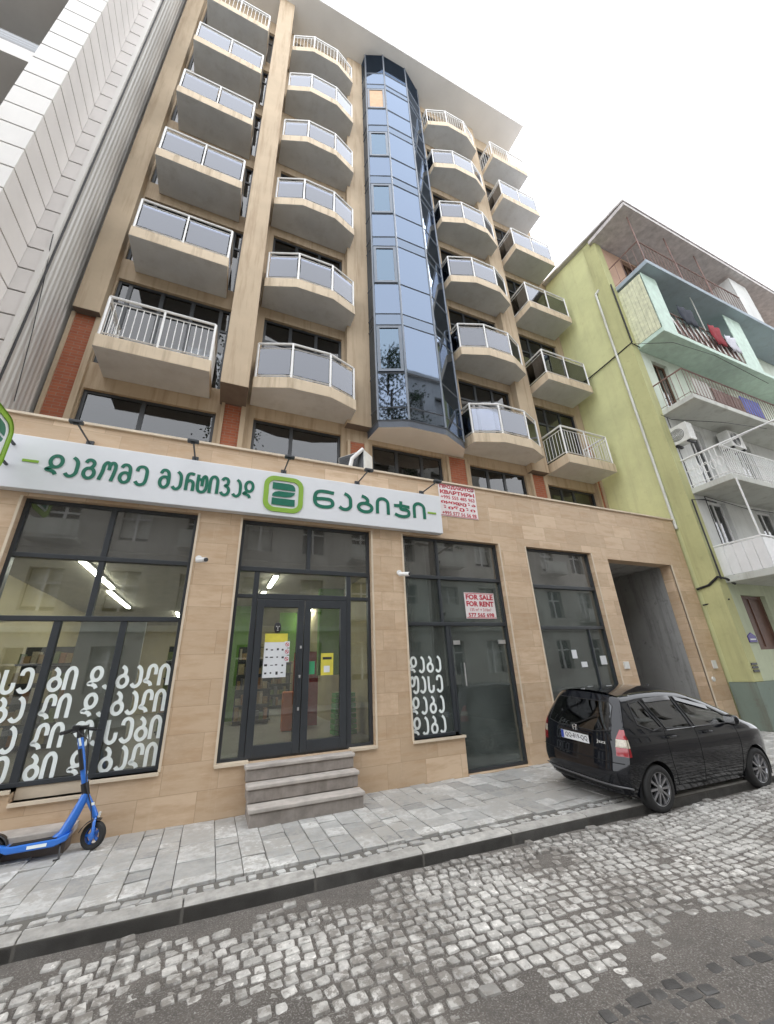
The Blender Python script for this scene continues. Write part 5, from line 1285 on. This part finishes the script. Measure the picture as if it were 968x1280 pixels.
m = MB(); m.tube([(2.40+.03*math.cos(a*math.pi/10), -.38*-1+.17*math.cos(a*math.pi/10), .95+.17*math.sin(a*math.pi/10)) for a in range(21)], .014, 6); m.build('steering_wheel', M['trim'], CAR)
def wheel(x, s, z):
    y = s*.735; m = MB()
    prof = [(.19, -.08), (.225, -.095), (.265, -.095), (.285, -.08), (.294, -.05), (.296, 0), (.294, .05), (.285, .08), (.265, .095), (.225, .095), (.19, .08)]
    m.lathe(prof, (x, y, z), 'y', 36); w = m.build('wheel', M['tyre'], CAR, smooth=50)
    m = MB(); o = s
    m.lathe([(.196, .085*o), (.203, .088*o), (.196, .075*o), (.185, .03*o), (.18, -.02*o)], (x, y, z), 'y', 36)
    for k in range(10):
        a = 2*math.pi*k/10; ca, sa = math.cos(a), math.sin(a); wv = .012
        p = lambda r, w_, d: (x+r*ca-w_*sa, y+o*d, z+r*sa+w_*ca)
        v8 = [p(.03, -wv, .078), p(.03, wv, .078), p(.19, wv*1.3, .084), p(.19, -wv*1.3, .084), p(.03, -wv*1.5, .05), p(.03, wv*1.5, .05), p(.19, wv*1.7, .05), p(.19, -wv*1.7, .05)]
        m.add(v8, [(0, 1, 2, 3), (4, 7, 6, 5), (0, 3, 7, 4), (1, 5, 6, 2), (2, 6, 7, 3)])
    m.lathe([(.001, .09*o), (.03, .088*o), (.045, .078*o), (.05, .05*o)], (x, y, z), 'y', 20)
    m.build('rim', M['rim'], w, smooth=35)
    m = MB(); m.lathe([(.001, .0), (.175, .0), (.175, .02*o)], (x, y, z), 'y', 24); m.build('brake_disc', M['trim'], w)
for c in WC:
    for s in (-1, 1): wheel(c[0], s, c[1])
m = MB(); m.tube([(.16, .35, 1.50), (.30, .35, 1.53)], .006); m.lathe([(.001, .03), (.02, .026), (.028, 0)], (1.95, .0, 1.515), 'z', 10); m.build('aerial', M['trim'], CAR)

# ================================================================ SCOOTER
M['sblue'] = plain('blue scooter paint', (.028, .165, .60), .28, var=.06, coat=.4)
SCT = thing('electric_scooter', 'blue electric kick scooter parked on the pavement below the left shop window', 'scooter', (-.93, 5.70, .09), (R(3), 0, R(181)), .95, local=True)
# local axes: front wheel near the origin, deck runs to +x (away), z up; turned to face right
def sw(x, spin=0, brake=False):
    m = MB(); prof = [(.075, -.022), (.095, -.032), (.118, -.028), (.127, -.012), (.128, 0), (.127, .012), (.118, .028), (.095, .032), (.075, .022)]
    c, s2 = math.cos(spin), math.sin(spin)
    rot = lambda mb: setattr(mb, 'v', [((a-x)*c-b*s2+x, (a-x)*s2+b*c, z) for a, b, z in mb.v])
    m.lathe(prof, (x, 0, .128), 'y', 28); rot(m); w = m.build('wheel', M['tyre'], SCT, smooth=50)
    m = MB(); m.lathe([(.082, -.026), (.086, -.02), (.086, .02), (.082, .026)], (x, 0, .128), 'y', 28)
    for k in range(5):
        a = 2*math.pi*k/5; m.tube([(x+.02*math.cos(a), 0, .128+.02*math.sin(a)), (x+.085*math.cos(a), 0, .128+.085*math.sin(a))], .016, 6)
    m.lathe([(.001, -.03), (.035, -.028), (.035, .028), (.001, .03)], (x, 0, .128), 'y', 16); rot(m); m.build('rim', M['sblue'], w, smooth=40)
    return w
sw(0, R(-25)); sw(.86)
m = MB(); n = 9
prof2 = [(.24, .105, .17), (.34, .085, .155), (.86, .08, .15), (.93, .075, .17)]
m.prism_y([(.20, .20), (.30, .165), (.70, .16), (.80, .19), (.80, .15), (.70, .10), (.32, .10), (.22, .135)], -.085, .085); m.build('deck', M['sblue'], SCT, bevel=.012)
m = MB(); m.prism_y([(.31, .1665), (.69, .1615), (.69, .168), (.31, .173)], -.07, .07); m.build('deck_mat', M['trim'], SCT)
m = MB(); m.box(.38, .0855, .118, .54, .0875, .145); m.build('side_sticker', M['sticker'], SCT)
m = MB(); m.tube([(.33, 0, .14), (.27, 0, .19), (.20, 0, .36), (.145, 0, .52)], [.05, .052, .046, .04], 10); m.build('neck', M['sblue'], SCT, smooth=60)
m = MB(); m.tube([(.147, 0, .50), (.185, 0, .62)], .037, 10); m.build('neck_clamp', M['black'], SCT, smooth=60)
m = MB(); m.tube([(.18, 0, .60), (.335, 0, 1.10)], .029, 10); m.build('stem', M['sblue'], SCT, smooth=60)
m = MB(); m.tube([(.235, .02, .75), (.30, .02, .96)], .022, 8); m.build('cable_cover', M['black'], SCT, smooth=60)
cs = math.cos(R(-25)); sn = math.sin(R(-25))
hb = lambda t, dx=0, dz=0: (.35-t*sn+dx, t*cs, 1.14+dz)
m = MB(); m.tube([hb(-.26), hb(-.12, 0, .02), hb(.12, 0, .02), hb(.26)], .014, 8)
for s in (-1, 1): m.tube([hb(s*.15, 0, .012), hb(s*.27, .0, -.002)], .019, 8); m.tube([hb(s*.13, -.0, .01), hb(s*.16, -.07, .0), hb(s*.24, -.075, -.01)], .006, 5)
m.build('handlebar', M['black'], SCT, smooth=60)
m = MB(); m.tube([(.325, 0, 1.07), (.35, 0, 1.18)], .034, 10); m.box(.28, -.05, 1.165, .42, .05, 1.195); m.box(.34, .08, 1.14, .40, .13, 1.205); m.build('display_head', M['black'], SCT, bevel=.008)
m = MB(); m.tube([(.14, 0, .50), (.05, 0, .36), (.012, 0, .29)], .028, 8)
for s in (-1, 1): m.tube([(.012, 0, .29), (.008, s*.055, .25), (.0, s*.055, .128)], .014, 6)
m.build('fork', M['sblue'], SCT, smooth=60)
def fender(x, a0, a1, r, mt):
    m = MB(); k = 12; vs5 = []
    for i in range(k+1):
        a = R(a0+(a1-a0)*i/k)
        for yy in (-.045, .045): vs5.append((x+r*math.cos(a), yy, .128+r*math.sin(a)))
    m.add(vs5, [(2*i, 2*i+1, 2*i+3, 2*i+2) for i in range(k)]); o = m.build('mudguard', M[mt], SCT, smooth=60); so = o.modifiers.new('thick', 'SOLIDIFY'); so.thickness = .006; return o
fender(0, 20, 110, .145, 'black'); fender(.86, 40, 175, .145, 'black')
m = MB(); m.tube([(.27, .05, .11), (.24, .13, .004), (.28, .15, .003)], .010, 6); m.build('kickstand', M['black'], SCT)
m = MB(); m.tube([hb(.10, -.02, .02), (.24, .07, 1.05), (.20, .05, .80), (.16, .04, .60), (.08, .03, .42), (.02, .05, .22)], .006, 5); m.tube([hb(-.10, -.02, .02), (.25, -.06, 1.04), (.21, -.04, .80), (.17, -.04, .58)], .006, 5); islands(m, 'brake_cable', M['black'], SCT, smooth=60)
m = MB(); m.tube([(.30, .0305, .99), (.33, .0305, 1.07)], .012, 6); m.box(.045, .028, .405, .075, .032, .43); islands(m, 'stem_decal', M['sticker'], SCT)
m = MB(); m.box(-.03, -.02, .28, -.01, .02, .33); m.build('front_lamp', M['acwhite'], SCT, bevel=.004)
